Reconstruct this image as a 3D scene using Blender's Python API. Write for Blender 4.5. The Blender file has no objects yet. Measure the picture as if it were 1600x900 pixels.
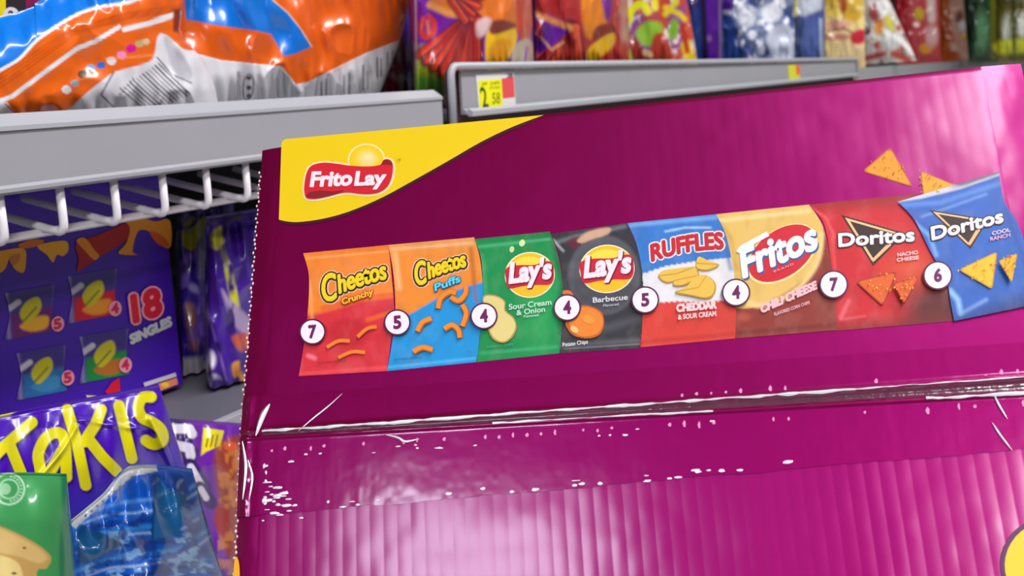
import bpy, math, random
import numpy as np
from mathutils import Vector, Matrix
from mathutils.geometry import tessellate_polygon

# ------------------------------------------------------------------ camera
F = 1700.0                                   # focal length in pixels of a 1600x900 frame
def nrm(v):
    v = np.array(v, float); return v / np.linalg.norm(v)
def cdir(x, y): return np.array([x - 800, 450 - y, -F])
AX = nrm(cdir(1650, 86))                     # the aisle (shelf) direction
AZ = nrm(np.cross(cdir(1650, 86), cdir(650, 131)))
if AZ[1] < 0: AZ = -AZ
AY = np.cross(AZ, AX)
R = np.array([AX, AY, AZ])                   # camera axes -> world: X along shelf, Y into shelf, Z up
C = np.array([0.0, 0.0, 1.45])
sc = bpy.context.scene
cam_d = bpy.data.cameras.new('camera'); cam = bpy.data.objects.new('camera', cam_d)
sc.collection.objects.link(cam); sc.camera = cam
cam_d.sensor_width = 36.0; cam_d.lens = F / 1600 * 36.0; cam_d.clip_start = 0.01; cam_d.clip_end = 100
M4 = Matrix.Identity(4)
for i in range(3):
    for j in range(3): M4[i][j] = R[i, j]
    M4[i][3] = C[i]
cam.matrix_world = M4
cam_d.dof.use_dof = True; cam_d.dof.focus_distance = 0.60; cam_d.dof.aperture_fstop = 14

# ------------------------------------------------------------------ light
w = bpy.data.worlds.new('world'); sc.world = w; w.use_nodes = True
w.node_tree.nodes['Background'].inputs[0].default_value = (0.86, 0.92, 1.0, 1)
w.node_tree.nodes['Background'].inputs[1].default_value = 0.10
def area(name, loc, size, power, col=(1, 0.97, 0.95), target=None):
    l = bpy.data.lights.new(name, 'AREA'); l.shape = 'RECTANGLE'; l.size, l.size_y = size
    l.energy = power; l.color = col
    o = bpy.data.objects.new(name, l); sc.collection.objects.link(o); o.location = loc
    return o
area('ceiling_lamp', (-4.95, 0.1, 4.15), (1.5, 1.3), 250, (0.78, 0.83, 1.0))
area('ceiling_lamp', (-3.1, -2.95, 4.15), (1.5, 0.5), 280, (1, 0.96, 1))
area('ceiling_lamp', (1.05, -1.15, 4.15), (3.8, 0.5), 185, (1, 0.96, 1))
area('ceiling_lamp', (5.0, -1.3, 4.15), (3.6, 0.7), 170)
vs = sc.view_settings
vs.view_transform = 'Standard'; vs.look = 'None'; vs.exposure = 0.0; vs.gamma = 1.0; vs.use_curve_mapping = False

# ------------------------------------------------------------------ maths helpers
def ray(x, y):
    x = np.asarray(x, float); y = np.asarray(y, float)
    d = np.stack([x - 800, 450 - y, np.full_like(x, -F)], -1) / F
    return d @ R.T
def hit(x, y, p, n):
    d = ray(x, y); t = np.dot(np.asarray(p) - C, n) / (d @ np.asarray(n))
    return C + d * t[..., None]
def hy(x, y, Y): return hit(x, y, (0, Y, 0), (0, 1, 0))
def lin(c):
    c = np.asarray(c, float) / 255.0
    return np.where(c <= 0.04045, c / 12.92, ((c + 0.055) / 1.055) ** 2.4)
def vnoise(x, y, seed=0):
    x = np.asarray(x, float); y = np.asarray(y, float)
    xi = np.floor(x).astype(np.int64); yi = np.floor(y).astype(np.int64); xf = x - xi; yf = y - yi
    def h(a, b):
        n = (a * 374761393 + b * 668265263 + seed * 982451653) & 0xffffffff
        n = ((n ^ (n >> 13)) * 1274126177) & 0xffffffff
        return ((n ^ (n >> 16)) & 0xffff) / 65535.0
    u = xf * xf * (3 - 2 * xf); v = yf * yf * (3 - 2 * yf)
    return (h(xi, yi) * (1 - u) + h(xi + 1, yi) * u) * (1 - v) + (h(xi, yi + 1) * (1 - u) + h(xi + 1, yi + 1) * u) * v
def fbm(x, y, seed=0, o=3):
    s = 0; a = 0.5
    for i in range(o): s = s + a * vnoise(x * 2 ** i, y * 2 ** i, seed + i * 17); a *= 0.5
    return s / (1 - 0.5 ** o)
def sdist(X, Y, pts, closed):
    """distance to a polyline, and inside test when closed"""
    d = np.full(X.shape, 1e9); ins = np.zeros(X.shape, bool)
    n = len(pts)
    for i in range(n if closed else n - 1):
        x0, y0 = pts[i]; x1, y1 = pts[(i + 1) % n]
        ex, ey = x1 - x0, y1 - y0; L = ex * ex + ey * ey + 1e-12
        t = np.clip(((X - x0) * ex + (Y - y0) * ey) / L, 0, 1)
        d = np.minimum(d, np.hypot(X - x0 - t * ex, Y - y0 - t * ey))
        if closed:
            c = ((y0 > Y) != (y1 > Y))
            with np.errstate(divide='ignore', invalid='ignore'):
                xx = (x1 - x0) * (Y - y0) / ((y1 - y0) if y1 != y0 else 1e-9) + x0
            ins ^= c & (X < xx)
    return d, ins
def smooth_curve(pts, n=8, closed=False):
    P = [np.array(p, float) for p in pts]; out = []; m = len(P)
    for i in range(m if closed else m - 1):
        p0 = P[(i - 1) % m] if closed or i > 0 else P[0]; p1 = P[i]; p2 = P[(i + 1) % m]
        p3 = P[(i + 2) % m] if closed or i + 2 < m else P[-1]
        for k in range(n):
            t = k / n
            out.append(tuple(0.5 * (2 * p1 + (p2 - p0) * t + (2 * p0 - 5 * p1 + 4 * p2 - p3) * t * t + (3 * p1 - p0 - 3 * p2 + p3) * t ** 3)))
    if not closed: out.append(tuple(P[-1]))
    return out
class Paint:
    """ink laid on a surface; coordinates are the layout units of that surface"""
    def __init__(s, X, Y, base):
        s.X = X; s.Y = Y; s.c = np.empty(X.shape + (3,)); s.c[:] = lin(base)
    def mix(s, m, col):
        col = lin(col) if not isinstance(col, np.ndarray) else col
        m = np.clip(m, 0, 1)[..., None]; s.c = s.c * (1 - m) + col * m; return s
    def poly(s, pts, col, soft=1.2, a=1.0):
        d, i = sdist(s.X, s.Y, pts, True); d = np.where(i, d, -d)
        return s.mix(a * (d / soft + 0.5), col)
    def blob(s, pts, col, soft=1.2, a=1.0): return s.poly(smooth_curve(pts, 6, True), col, soft, a)
    def line(s, pts, wd, col, soft=1.2, a=1.0):
        d, _ = sdist(s.X, s.Y, pts, False); return s.mix(a * ((wd / 2 - d) / soft + 0.5), col)
    def ell(s, cx, cy, rx, ry, col, rot=0, soft=1.2, a=1.0):
        c_, s_ = math.cos(rot), math.sin(rot); dx, dy = s.X - cx, s.Y - cy
        q = np.hypot((dx * c_ + dy * s_) / rx, (-dx * s_ + dy * c_) / ry)
        return s.mix(a * ((1 - q) * min(rx, ry) / soft + 0.5), col)
    def ring(s, cx, cy, r, wd, col, soft=1.2, a=1.0):
        q = np.abs(np.hypot(s.X - cx, s.Y - cy) - r); return s.mix(a * ((wd / 2 - q) / soft + 0.5), col)
    def grad(s, p0, p1, col, a0=0.0, a1=1.0):
        ex, ey = p1[0] - p0[0], p1[1] - p0[1]
        t = np.clip(((s.X - p0[0]) * ex + (s.Y - p0[1]) * ey) / (ex * ex + ey * ey), 0, 1)
        return s.mix(a0 + (a1 - a0) * t, col)
    def blotch(s, sx, sy, th, col, soft=0.12, seed=0, a=1.0, box=None):
        m = (fbm(s.X / sx, s.Y / sy, seed) - th) / soft + 0.5
        if box is not None:
            m = np.clip(m, 0, 1) * ((s.X > box[0]) & (s.X < box[2]) & (s.Y > box[1]) & (s.Y < box[3]))
        return s.mix(np.clip(m, 0, 1) * a, col)

# ------------------------------------------------------------------ materials
MATS = {}
def mat(name, col=None, rough=0.5, metal=0.0, spec=0.5, coat=0.0, coat_rough=0.2, tint=None, ior=1.5, gain=1.0, attr=False, noise=0.0, nscale=60, bump=0.0, bscale=200):
    if name in MATS: return MATS[name]
    m = bpy.data.materials.new(name); m.use_nodes = True; nt = m.node_tree; b = nt.nodes['Principled BSDF']
    b.inputs['Roughness'].default_value = rough; b.inputs['Metallic'].default_value = metal
    b.inputs['Specular IOR Level'].default_value = spec
    b.inputs['Coat Weight'].default_value = coat; b.inputs['Coat Roughness'].default_value = coat_rough
    b.inputs['IOR'].default_value = ior
    if tint: b.inputs['Specular Tint'].default_value = (*tint, 1)
    tc = nt.nodes.new('ShaderNodeTexCoord')
    nz = nt.nodes.new('ShaderNodeTexNoise'); nz.inputs['Scale'].default_value = nscale; nz.inputs['Detail'].default_value = 3
    nt.links.new(tc.outputs['Object'], nz.inputs['Vector'])
    if attr:
        src = nt.nodes.new('ShaderNodeAttribute'); src.attribute_name = 'Col'; base = src.outputs['Color']
    else:
        src = nt.nodes.new('ShaderNodeRGB'); src.outputs[0].default_value = (*lin(col), 1); base = src.outputs[0]
    hsv = nt.nodes.new('ShaderNodeHueSaturation'); mr = nt.nodes.new('ShaderNodeMapRange')
    mr.inputs['To Min'].default_value = gain * (1 - noise); mr.inputs['To Max'].default_value = gain * (1 + noise)
    nt.links.new(nz.outputs[0], mr.inputs['Value']); nt.links.new(mr.outputs[0], hsv.inputs['Value'])
    nt.links.new(base, hsv.inputs['Color']); nt.links.new(hsv.outputs[0], b.inputs['Base Color'])
    if bump:
        n2 = nt.nodes.new('ShaderNodeTexNoise'); n2.inputs['Scale'].default_value = bscale; n2.inputs['Detail'].default_value = 2
        nt.links.new(tc.outputs['Object'], n2.inputs['Vector'])
        bp = nt.nodes.new('ShaderNodeBump'); bp.inputs['Strength'].default_value = bump; bp.inputs['Distance'].default_value = 0.001
        nt.links.new(n2.outputs[0], bp.inputs['Height']); nt.links.new(bp.outputs[0], b.inputs['Normal'])
    MATS[name] = m; return m
CARTON = dict(rough=0.42, ior=1.7, spec=1.0, coat=0.45, coat_rough=0.17, tint=(1, 0.01, 0.5))
m_magenta = mat('magenta_carton', (76, 0, 18), noise=0.04, nscale=14, **CARTON)
m_ink = mat('printed_ink', attr=True, gain=0.8, rough=0.5, spec=0.25, coat=0.12, coat_rough=0.25, noise=0.02)
m_kraft = mat('cut_board', (214, 196, 190), rough=0.9, noise=0.1, nscale=300)
m_film = mat('bag_film', attr=True, gain=0.88, rough=0.3, spec=0.35, coat=0.55, coat_rough=0.08, noise=0.03, nscale=30, bump=0.15, bscale=130)
m_foil = mat('bag_back', (150, 150, 155), rough=0.35, metal=0.4, noise=0.05)
m_card = mat('printed_card', attr=True, rough=0.45, spec=0.4, noise=0.03)
m_steel = mat('grey_painted_steel', (146, 147, 151), rough=0.38, spec=0.5, noise=0.04, nscale=12, bump=0.03)
m_rim = mat('pale_rim', (158, 161, 165), rough=0.35, noise=0.03, nscale=14)
m_wire = mat('white_coated_wire', (225, 222, 224), rough=0.35, noise=0.03)
m_dark = mat('dark_back', (46, 44, 50), rough=0.8, noise=0.1)
m_floor = mat('vinyl_floor', (190, 186, 180), rough=0.35, noise=0.06, nscale=3)
m_ceil = mat('ceiling_paint', (84, 86, 90), rough=0.9, noise=0.04)
m_board = mat('shelf_deck', (150, 150, 156), rough=0.45, noise=0.05)

# ------------------------------------------------------------------ mesh helpers
def link(name, me, parent=None, m=None):
    o = bpy.data.objects.new(name, me); sc.collection.objects.link(o)
    if m is not None: me.materials.append(m)
    if parent is not None: o.parent = parent
    return o
def tag(o, label=None, cat=None, group=None, kind=None):
    if label: o['label'] = label
    if cat: o['category'] = cat
    if group: o['group'] = group
    if kind: o['kind'] = kind
    return o
def thing(name, loc, label, cat, group=None, mtx=None):
    o = bpy.data.objects.new(name, None); sc.collection.objects.link(o); o.empty_display_size = 0.05
    if mtx is not None: o.matrix_world = mtx
    else: o.location = loc
    bpy.context.view_layer.update()
    return tag(o, label, cat, group)
def mesh_np(name, V, Fq, cols=None, smooth=True):
    me = bpy.data.meshes.new(name)
    V = np.asarray(V, np.float32)
    if isinstance(Fq, np.ndarray):
        k = Fq.shape[1]; me.vertices.add(len(V)); me.vertices.foreach_set('co', V.ravel())
        me.loops.add(Fq.size); me.loops.foreach_set('vertex_index', Fq.astype(np.int32).ravel())
        me.polygons.add(len(Fq)); me.polygons.foreach_set('loop_start', np.arange(0, Fq.size, k, dtype=np.int32))
        me.update(calc_edges=True)
    else: me.from_pydata([tuple(v) for v in V], [], Fq)
    if cols is not None:
        a = me.color_attributes.new('Col', 'FLOAT_COLOR', 'POINT')
        a.data.foreach_set('color', np.concatenate([cols, np.ones((len(V), 1))], 1).astype(np.float32).ravel())
    if smooth: me.polygons.foreach_set('use_smooth', np.ones(len(me.polygons), bool))
    me.validate(); me.update(); return me
def grid_faces(nv, nu, off=0, flip=False):
    i = np.arange(nv - 1)[:, None] * nu + np.arange(nu - 1)[None, :] + off; i = i.ravel()
    f = np.stack([i, i + nu, i + nu + 1, i + 1], 1)
    return f[:, ::-1].copy() if flip else f
def box_mesh(name, P, bev=0.0):
    """P: 8 corners, bottom ring then top ring"""
    import bmesh
    bm = bmesh.new(); v = [bm.verts.new(tuple(p)) for p in P]
    for f in ((3, 2, 1, 0), (4, 5, 6, 7), (0, 1, 5, 4), (1, 2, 6, 5), (2, 3, 7, 6), (3, 0, 4, 7)): bm.faces.new([v[i] for i in f])
    bmesh.ops.recalc_face_normals(bm, faces=bm.faces)
    if bev: bmesh.ops.bevel(bm, geom=list(bm.edges), offset=bev, segments=2, affect='EDGES', profile=0.5)
    me = bpy.data.meshes.new(name); bm.to_mesh(me); bm.free(); return me
def abox(name, x0, x1, y0, y1, z0, z1, bev=0.0, org=(0, 0, 0)):
    o = np.array(org)
    return box_mesh(name, [np.array(p) - o for p in ((x0, y0, z0), (x1, y0, z0), (x1, y1, z0), (x0, y1, z0), (x0, y0, z1), (x1, y0, z1), (x1, y1, z1), (x0, y1, z1))], bev)
def tube_mesh(name, pts, r, n=10):
    P = [Vector(p) for p in pts]; V = []; Fc = []
    T = [((P[min(i + 1, len(P) - 1)] - P[max(i - 1, 0)]).normalized()) for i in range(len(P))]
    u = T[0].orthogonal().normalized()
    for i, p in enumerate(P):
        u = (u - T[i] * u.dot(T[i])).normalized(); v = T[i].cross(u)
        for k in range(n):
            a = 2 * math.pi * k / n; V.append(p + (u * math.cos(a) + v * math.sin(a)) * r)
    for i in range(len(P) - 1):
        for k in range(n):
            a = i * n + k; b = i * n + (k + 1) % n; Fc.append((a, b, b + n, a + n))
    Fc.append(tuple(range(n))[::-1]); Fc.append(tuple(range((len(P) - 1) * n, len(P) * n)))
    return mesh_np(name, V, Fc)
_tc = {}
def glyphs(txt, bold=0.0, spacing=1.0):
    k = (txt, bold, spacing)
    if k not in _tc:
        cu = bpy.data.curves.new('t', 'FONT'); cu.body = txt; cu.size = 1.0; cu.offset = bold; cu.space_character = spacing
        cu.resolution_u = 4
        o = bpy.data.objects.new('t', cu); sc.collection.objects.link(o)
        dg = bpy.context.evaluated_depsgraph_get(); ev = o.evaluated_get(dg); me = ev.to_mesh(); me.calc_loop_triangles()
        V = np.array([v.co[:2] for v in me.vertices]); T = np.array([t.vertices[:] for t in me.loop_triangles])
        ev.to_mesh_clear(); bpy.data.objects.remove(o); bpy.data.curves.remove(cu)
        _tc[k] = (V, T)
    return _tc[k]
class Print:
    """flat printed artwork on a plane: coloured layers of polygons, gradient grids and lettering"""
    def __init__(s, to3, step=0.00006, base=0.00018):
        s.to3 = to3; s.V = []; s.T = []; s.C = []; s.n = 0; s.h = base; s.step = step
    def _add(s, px, tris, cols, h=None):
        px = np.asarray(px, float)
        if h is None: s.h += s.step; h = s.h
        s.V.append(s.to3(px[:, 0], px[:, 1], h)); s.T.append(np.asarray(tris) + s.n)
        cols = np.asarray(cols, float)
        if cols.ndim == 1: cols = np.tile(cols, (len(px), 1))
        s.C.append(cols); s.n += len(px)
    def poly(s, pts, col, h=None):
        t = tessellate_polygon([[Vector((p[0], p[1], 0)) for p in pts]])
        s._add(pts, t, lin(col), h); return s
    def blob(s, pts, col, n=6): return s.poly(smooth_curve(pts, n, True), col)
    def ell(s, cx, cy, rx, ry, col, rot=0, n=36):
        a = np.linspace(0, 2 * math.pi, n, endpoint=False); c, q = math.cos(rot), math.sin(rot)
        return s.poly([(cx + rx * math.cos(t) * c - ry * math.sin(t) * q, cy + rx * math.cos(t) * q + ry * math.sin(t) * c) for t in a], col)
    def line(s, pts, wd, col):
        P = np.array(pts, float); d = np.gradient(P, axis=0); d /= np.linalg.norm(d, axis=1)[:, None] + 1e-9
        nn = np.stack([-d[:, 1], d[:, 0]], 1) * wd / 2
        return s.poly([tuple(p) for p in P + nn] + [tuple(p) for p in (P - nn)[::-1]], col)
    def patch(s, edge_l, edge_r, nu, nv, fn):
        """artwork between a left and a right edge curve, coloured by a Paint callback"""
        def samp(e, n):
            e = np.array(smooth_curve(e, 8)); L = np.r_[0, np.cumsum(np.hypot(*np.diff(e, axis=0).T))]; t = np.linspace(0, L[-1], n)
            return np.stack([np.interp(t, L, e[:, 0]), np.interp(t, L, e[:, 1])], 1)
        a, b = samp(edge_l, nv), samp(edge_r, nv); u = np.linspace(0, 1, nu)[None, :, None]
        g = (a[:, None] * (1 - u) + b[:, None] * u).reshape(-1, 2)
        f = grid_faces(nv, nu); t = np.concatenate([f[:, [0, 1, 2]], f[:, [0, 2, 3]]])
        s._add(g, t, fn(g[:, 0], g[:, 1])); return s
    def text(s, txt, p0, p1, cap, col, bold=0.0, shear=0.0, arc=0.0, spacing=1.0, fat=0.0, h=None):
        """letters run from p0 to p1 along the baseline; cap height in layout units"""
        V, T = glyphs(txt, bold, spacing); V0, _ = glyphs(txt, 0.0, spacing)
        x0, x1 = V0[:, 0].min(), V0[:, 0].max(); capf = 0.70
        t = (V[:, 0] - x0) / (x1 - x0); y = V[:, 1] / capf * cap
        p0 = np.array(p0, float); p1 = np.array(p1, float); d = p1 - p0; n = np.array([d[1], -d[0]]) / np.hypot(*d)
        n = np.array([0, -1.0]) * 0.6 + n * 0.4
        e = d / np.hypot(*d)
        P = p0 + t[:, None] * d + (y + arc * 4 * t * (1 - t))[:, None] * n + (y * shear)[:, None] * e
        if fat:
            if h is None: s.h += s.step; h = s.h
            for k in range(10):
                a = 2 * math.pi * k / 10; s._add(P + np.array((math.cos(a), math.sin(a))) * fat, T, lin(col), h + k * 1.2e-5)
        s._add(P, T, lin(col), (h + 13e-5) if fat else h)
        if fat: s.h = max(s.h, h + 14e-5)
        return s
    def build(s, name, parent, m, label=None):
        me = mesh_np(name, np.concatenate(s.V), np.concatenate(s.T), np.concatenate(s.C), smooth=False)
        o = link(name, me, parent, m)
        if label: o['label'] = label
        return o

# ------------------------------------------------------------------ the setting
D = 0.62                                      # distance from the camera to the plane of the shelf fronts
def struct(name, me, m): return tag(link(name, me, None, m), kind='structure')
struct('floor', abox('floor', -7, 12, -5, 3, -0.05, 0), m_floor)
struct('ceiling', abox('ceiling', -7, 12, -5, 3, 4.3, 4.35), m_ceil)
struct('wall_back', abox('wall_back', -1, 12, D + 0.62, D + 0.68, 0, 2.3), m_dark)

# ------------------------------------------------------------------ the magenta variety carton
eu = nrm(R @ np.array([10100, 853, 1700.])); ev = R @ np.array([-71, 4358, -1700.]); ev = nrm(ev - eu * np.dot(ev, eu)); en = np.cross(eu, ev)
CW = 0.40
_ab = np.linalg.lstsq(np.stack([-ray(410, 228), ray(1593, 97)], 1), CW * eu, rcond=None)[0]
TL = C + _ab[0] * ray(410, 228)
SEAM = -0.1655; CH = 2 * -SEAM; CD = 0.20
cm = Matrix.Identity(4); corg = TL + eu * CW / 2 - ev * CH - en * CD / 2
for i in range(3):
    cm[i][0], cm[i][1], cm[i][2], cm[i][3] = eu[i], ev[i], en[i], corg[i]
# local coordinates of the carton: x across, y up the face, z out of the face
LEAN = math.tan(math.radians(4))              # the lower flap leans back from the seam
def cl(u, v, h, lean=True):
    v = np.asarray(v, float); h = np.asarray(h, float) - (LEAN * np.maximum(0, SEAM - v) if lean else 0)
    return np.stack(np.broadcast_arrays(np.asarray(u) - CW / 2, v + CH, h + CD / 2), -1)
def c3(x, y, h):
    P = hit(x, y, TL, en) - TL
    return cl(P @ eu, P @ ev, np.full(len(P), h) if np.ndim(h) == 0 else h)
carton = thing('variety_carton', None, 'large magenta cardboard snack carton with a row of printed chip bags and a taped seam', 'carton', mtx=cm)
UL, UR = 0.0112, 0.3817
_b = [(-0.001, -0.003), (SEAM, -0.003), (-CH, -0.003), (-CH, -CD), (-0.001, -CD)]
_V = [cl(u, v, h, h > -0.1) for u in (0.002, CW - 0.002) for v, h in _b]
link('carton_body', mesh_np('carton_body', _V, [(0, 1, 2, 3, 4), (9, 8, 7, 6, 5)] + [(i, i + 5, (i + 1) % 5 + 5, (i + 1) % 5) for i in range(5)], smooth=False), carton, m_magenta)
def flap(name, v_top, v_bot, amp, seed):
    nu, nv = 1100, 60
    u = np.linspace(UL, UR, nu)[None, :].repeat(nv, 0); k = np.linspace(0, 1, nv)[:, None]
    q = (u - UL) / (UR - UL)
    v = v_top(q) * (1 - k) + v_bot(q) * k
    wob = fbm(u * 40, v * 40, seed)
    z = amp * (0.35 + 0.9 * vnoise(u * 30, v * 9, seed + 3)) * np.abs(np.sin(math.pi * u / 0.0068 + 0.4 * np.sin(v * 30))) + 0.0004 * (wob - 0.5)
    z -= 0.0003 * np.exp(-(np.minimum(u - UL, UR - u) / 0.002)) * 0.6
    top = cl(u, v, z).reshape(-1, 3)
    Fc = grid_faces(nv, nu)
    # board edges turned down into the carton
    def skirt(idx):
        n0 = len(V); e = top[idx].copy(); e[:, 2] -= 0.003; V.extend(e)
        return np.stack([idx[:-1], idx[1:], np.arange(n0 + 1, n0 + len(idx)), np.arange(n0, n0 + len(idx) - 1)], 1)
    V = list(top); ix = np.arange(nv * nu).reshape(nv, nu)
    fs = [Fc, skirt(ix[0]), skirt(ix[-1][::-1])]
    return link(name, mesh_np(name, np.array(V), np.concatenate(fs)), carton, m_magenta)
gap_t = lambda q: SEAM + 0.0004 + 0.0016 * np.clip(q, 0, 1)
gap_b = lambda q: SEAM - 0.0005 - 0.0016 * np.clip(q, 0, 1)
up = flap('flap', lambda q: 0 * q, gap_t, 0.000012, 5)
low = flap('flap', gap_b, lambda q: 0 * q - CH, 0.000055, 9)
up['label'] = 'flap above the seam, printed with eight bags'; low['label'] = 'glossy fluted flap below the seam'
# rolled edge bands either side of the flaps
def band(name, u0, u1, drop, y0):
    n = 120; v = np.linspace(y0, -CH, n)[:, None]; k = np.linspace(0, 1, 9)[None, :]
    u = u0 + (u1 - u0) * k + 0 * v; h = -drop * k ** 1.6 - 0.0003 + 0.0005 * (fbm(u * 150, v * 60, 3) - 0.5)
    me = mesh_np(name, cl(u, v + 0 * k, h).reshape(-1, 3), grid_faces(n, 9, flip=u1 < u0))
    return link(name, me, carton, m_magenta)
bl = band('edge_band', UL, -0.0005, 0.0012, -0.002)
br = band('edge_band', UR, CW + 0.001, 0.0016, 0.0)
# torn perforation teeth along the left edge and the fine cut edge along the top
def teeth(name, P, size, seed, n_each=8):
    rnd = random.Random(seed); V = []; Fc = []
    for p in P:
        b = len(V); rx, ry, rz = [size * rnd.uniform(0.7, 1.2) for _ in range(3)]; ry *= 1.3
        for dx, dy, dz in ((-1, 0, 0), (1, 0, 0), (0, -1, 0), (0, 1, 0), (0, 0, -1), (0, 0, 1)): V.append((p[0] + dx * rx, p[1] + dy * ry, p[2] + dz * rz))
        for f in ((0, 3, 5), (3, 1, 5), (1, 2, 5), (2, 0, 5), (3, 0, 4), (1, 3, 4), (2, 1, 4), (0, 2, 4)): Fc.append(tuple(b + i for i in f))
    return mesh_np(name, V, Fc)
vv = np.arange(-0.016, -CH, -0.00255)
o = link('torn_perforation', teeth('torn_perforation', cl(-0.0008 + 0.0006 * np.sin(vv * 900), vv, np.full(len(vv), -0.0016)), 0.00085, 1), carton, m_kraft); tag(o, 'pale torn perforation dots on the left edge', kind='stuff')
uu = np.arange(0.09, 0.381, 0.0022)
o = link('cut_edge', teeth('cut_edge', cl(uu, 0.0001 + 0 * uu, np.full(len(uu), -0.0014)), 0.00055, 2), carton, m_kraft); tag(o, 'pale cut edge of the board along the top', kind='stuff')

# --- brand panel: yellow corner, ribbon logo
pr = Print(c3)
curve = smooth_curve([(850, 180), (800, 199), (752, 222), (700, 252), (645, 283), (595, 310), (545, 331), (505, 342), (470, 347), (450, 346.5), (436, 343.5)], 6)
pr.poly([(846, 183)] + [(x + 1.5, y + 4.5) for x, y in curve[3:]] + [(436, 320)], (70, 0, 30))
pr.poly([(436, 343.5), (440, 226), (441, 221), (446, 217.8), (640, 200)] + curve[:-1], (234, 200, 6))
rib = [(478, 307), (476.5, 293), (480, 272), (488, 260), (506, 255.5), (526, 257), (547, 260), (575, 261.5), (594, 259), (599, 253), (604, 250), (611, 252), (614.5, 260), (613, 277), (606, 292), (592, 301.5), (571, 304), (548, 301.5), (535, 302), (517, 306.5), (497, 311), (483, 311)]
rc = np.mean(rib, 0)
def grow(pts, e):
    P = np.array(smooth_curve(pts, 4, True)); d = np.roll(P, -1, 0) - np.roll(P, 1, 0); d /= np.linalg.norm(d, axis=1)[:, None] + 1e-9
    nn = np.stack([d[:, 1], -d[:, 0]], 1)
    if np.mean(np.sum(nn * (P - P.mean(0)), 1)) < 0: nn = -nn
    return [tuple(p) for p in P + nn * e]
pr.ell(573, 251, 29.5, 26.5, (252, 226, 150))
pr.poly(grow(rib, 3.4), (253, 222, 170))
pr.patch([(549, 226), (546, 246), (548, 272)], [(573, 226), (573, 246), (573, 272)], 2, 2, lambda X, Y: np.tile(lin((240, 208, 10)), (len(X), 1))) if False else None
for k in range(7):
    t = k / 6; pr.ell(573 + 3 * t, 251 - 3 * t, 26.5 * (1 - 0.8 * t), 23.8 * (1 - 0.8 * t), tuple(np.array((238, 198, 6)) * (1 - t) + np.array((240, 222, 165)) * t))
pr.poly(grow(rib, 0.2), (208, 28, 44))
pr.blob([(480, 309), (484, 302), (500, 299), (520, 300), (538, 298), (530, 303), (512, 308), (495, 311)], (140, 22, 34))
pr.blob([(598, 258), (600, 251.5), (606, 250.5), (612.5, 254), (613, 259), (606, 258)], (140, 22, 34))
pr.text('Frito', (486.5, 292.5), (549, 290), 22, (248, 226, 228), 0.02, 0.16, fat=0.9)
pr.text('Lay', (556, 291), (601, 289), 21, (248, 226, 228), 0.02, 0.16, fat=0.9)
pr.text('TM', (621, 253), (627, 252.5), 3.4, (190, 160, 20), 0.02)
pr.build('printed_brand_panel', up, m_ink, 'yellow corner panel with a red ribbon and sun logo')

# --- the eight printed bags
DARK = (98, 10, 62)
def film_sheen(p, l, r, seed):
    """the bag photographs on the carton show crimped ends and creases"""
    p.blotch(18, 26, 0.66, (255, 240, 220), 0.3, seed, 0.035); p.blotch(16, 24, 0.66, (60, 20, 10), 0.3, seed + 5, 0.12)
    return p
def bag_print(label, L, Rr, paint, extra=None, n=(66, 96)):
    q = Print(c3); q.h += bag_print.k * 0.0; bag_print.k += 1
    q.patch(L, Rr, n[0], n[1], paint)
    if extra: extra(q)
    return q.build('printed_snack_bag', up, m_ink, label)
bag_print.k = 0
def chip_tri(q, pts, col=(236, 160, 28), edge=(200, 112, 14), seed=1):
    P = np.array(pts, float); c = P.mean(0); rp = []
    for i in range(3):
        a, b, d = P[i - 1], P[i], P[(i + 1) % 3]
        rp += [tuple(b + (a - b) * 0.10), tuple(b + (a + d - 2 * b) * 0.025), tuple(b + (d - b) * 0.10)]
    q.poly(rp, edge); q.poly([tuple(c + (np.array(p) - c) * 0.9) for p in rp], col)
    rnd = random.Random(seed)
    for _ in range(26):
        r = [rnd.random() for _ in range(3)]; s_ = sum(r); p = sum(P[i] * r[i] / s_ for i in range(3)); p = c + (p - c) * 1.15
        q.ell(p[0], p[1], rnd.uniform(0.8, 2.0), rnd.uniform(0.6, 1.5), rnd.choice([(214, 122, 16), (246, 186, 60), (190, 96, 20), (244, 176, 40)]), rnd.uniform(0, 3), 8)

def cheese(q, c0, c1, ch, a, b, cap):
    for col, f in (((250, 196, 160), 5.6), ((44, 28, 20), 3.9), ((238, 208, 22), 1.35)):
        q.text('C', c0, c1, ch, col, 0.0, 0.05, fat=f);  q.h -= 0.0002
        q.text('heetos', a, b, cap, col, 0.0, 0.05, arc=1.5, fat=f)
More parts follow.
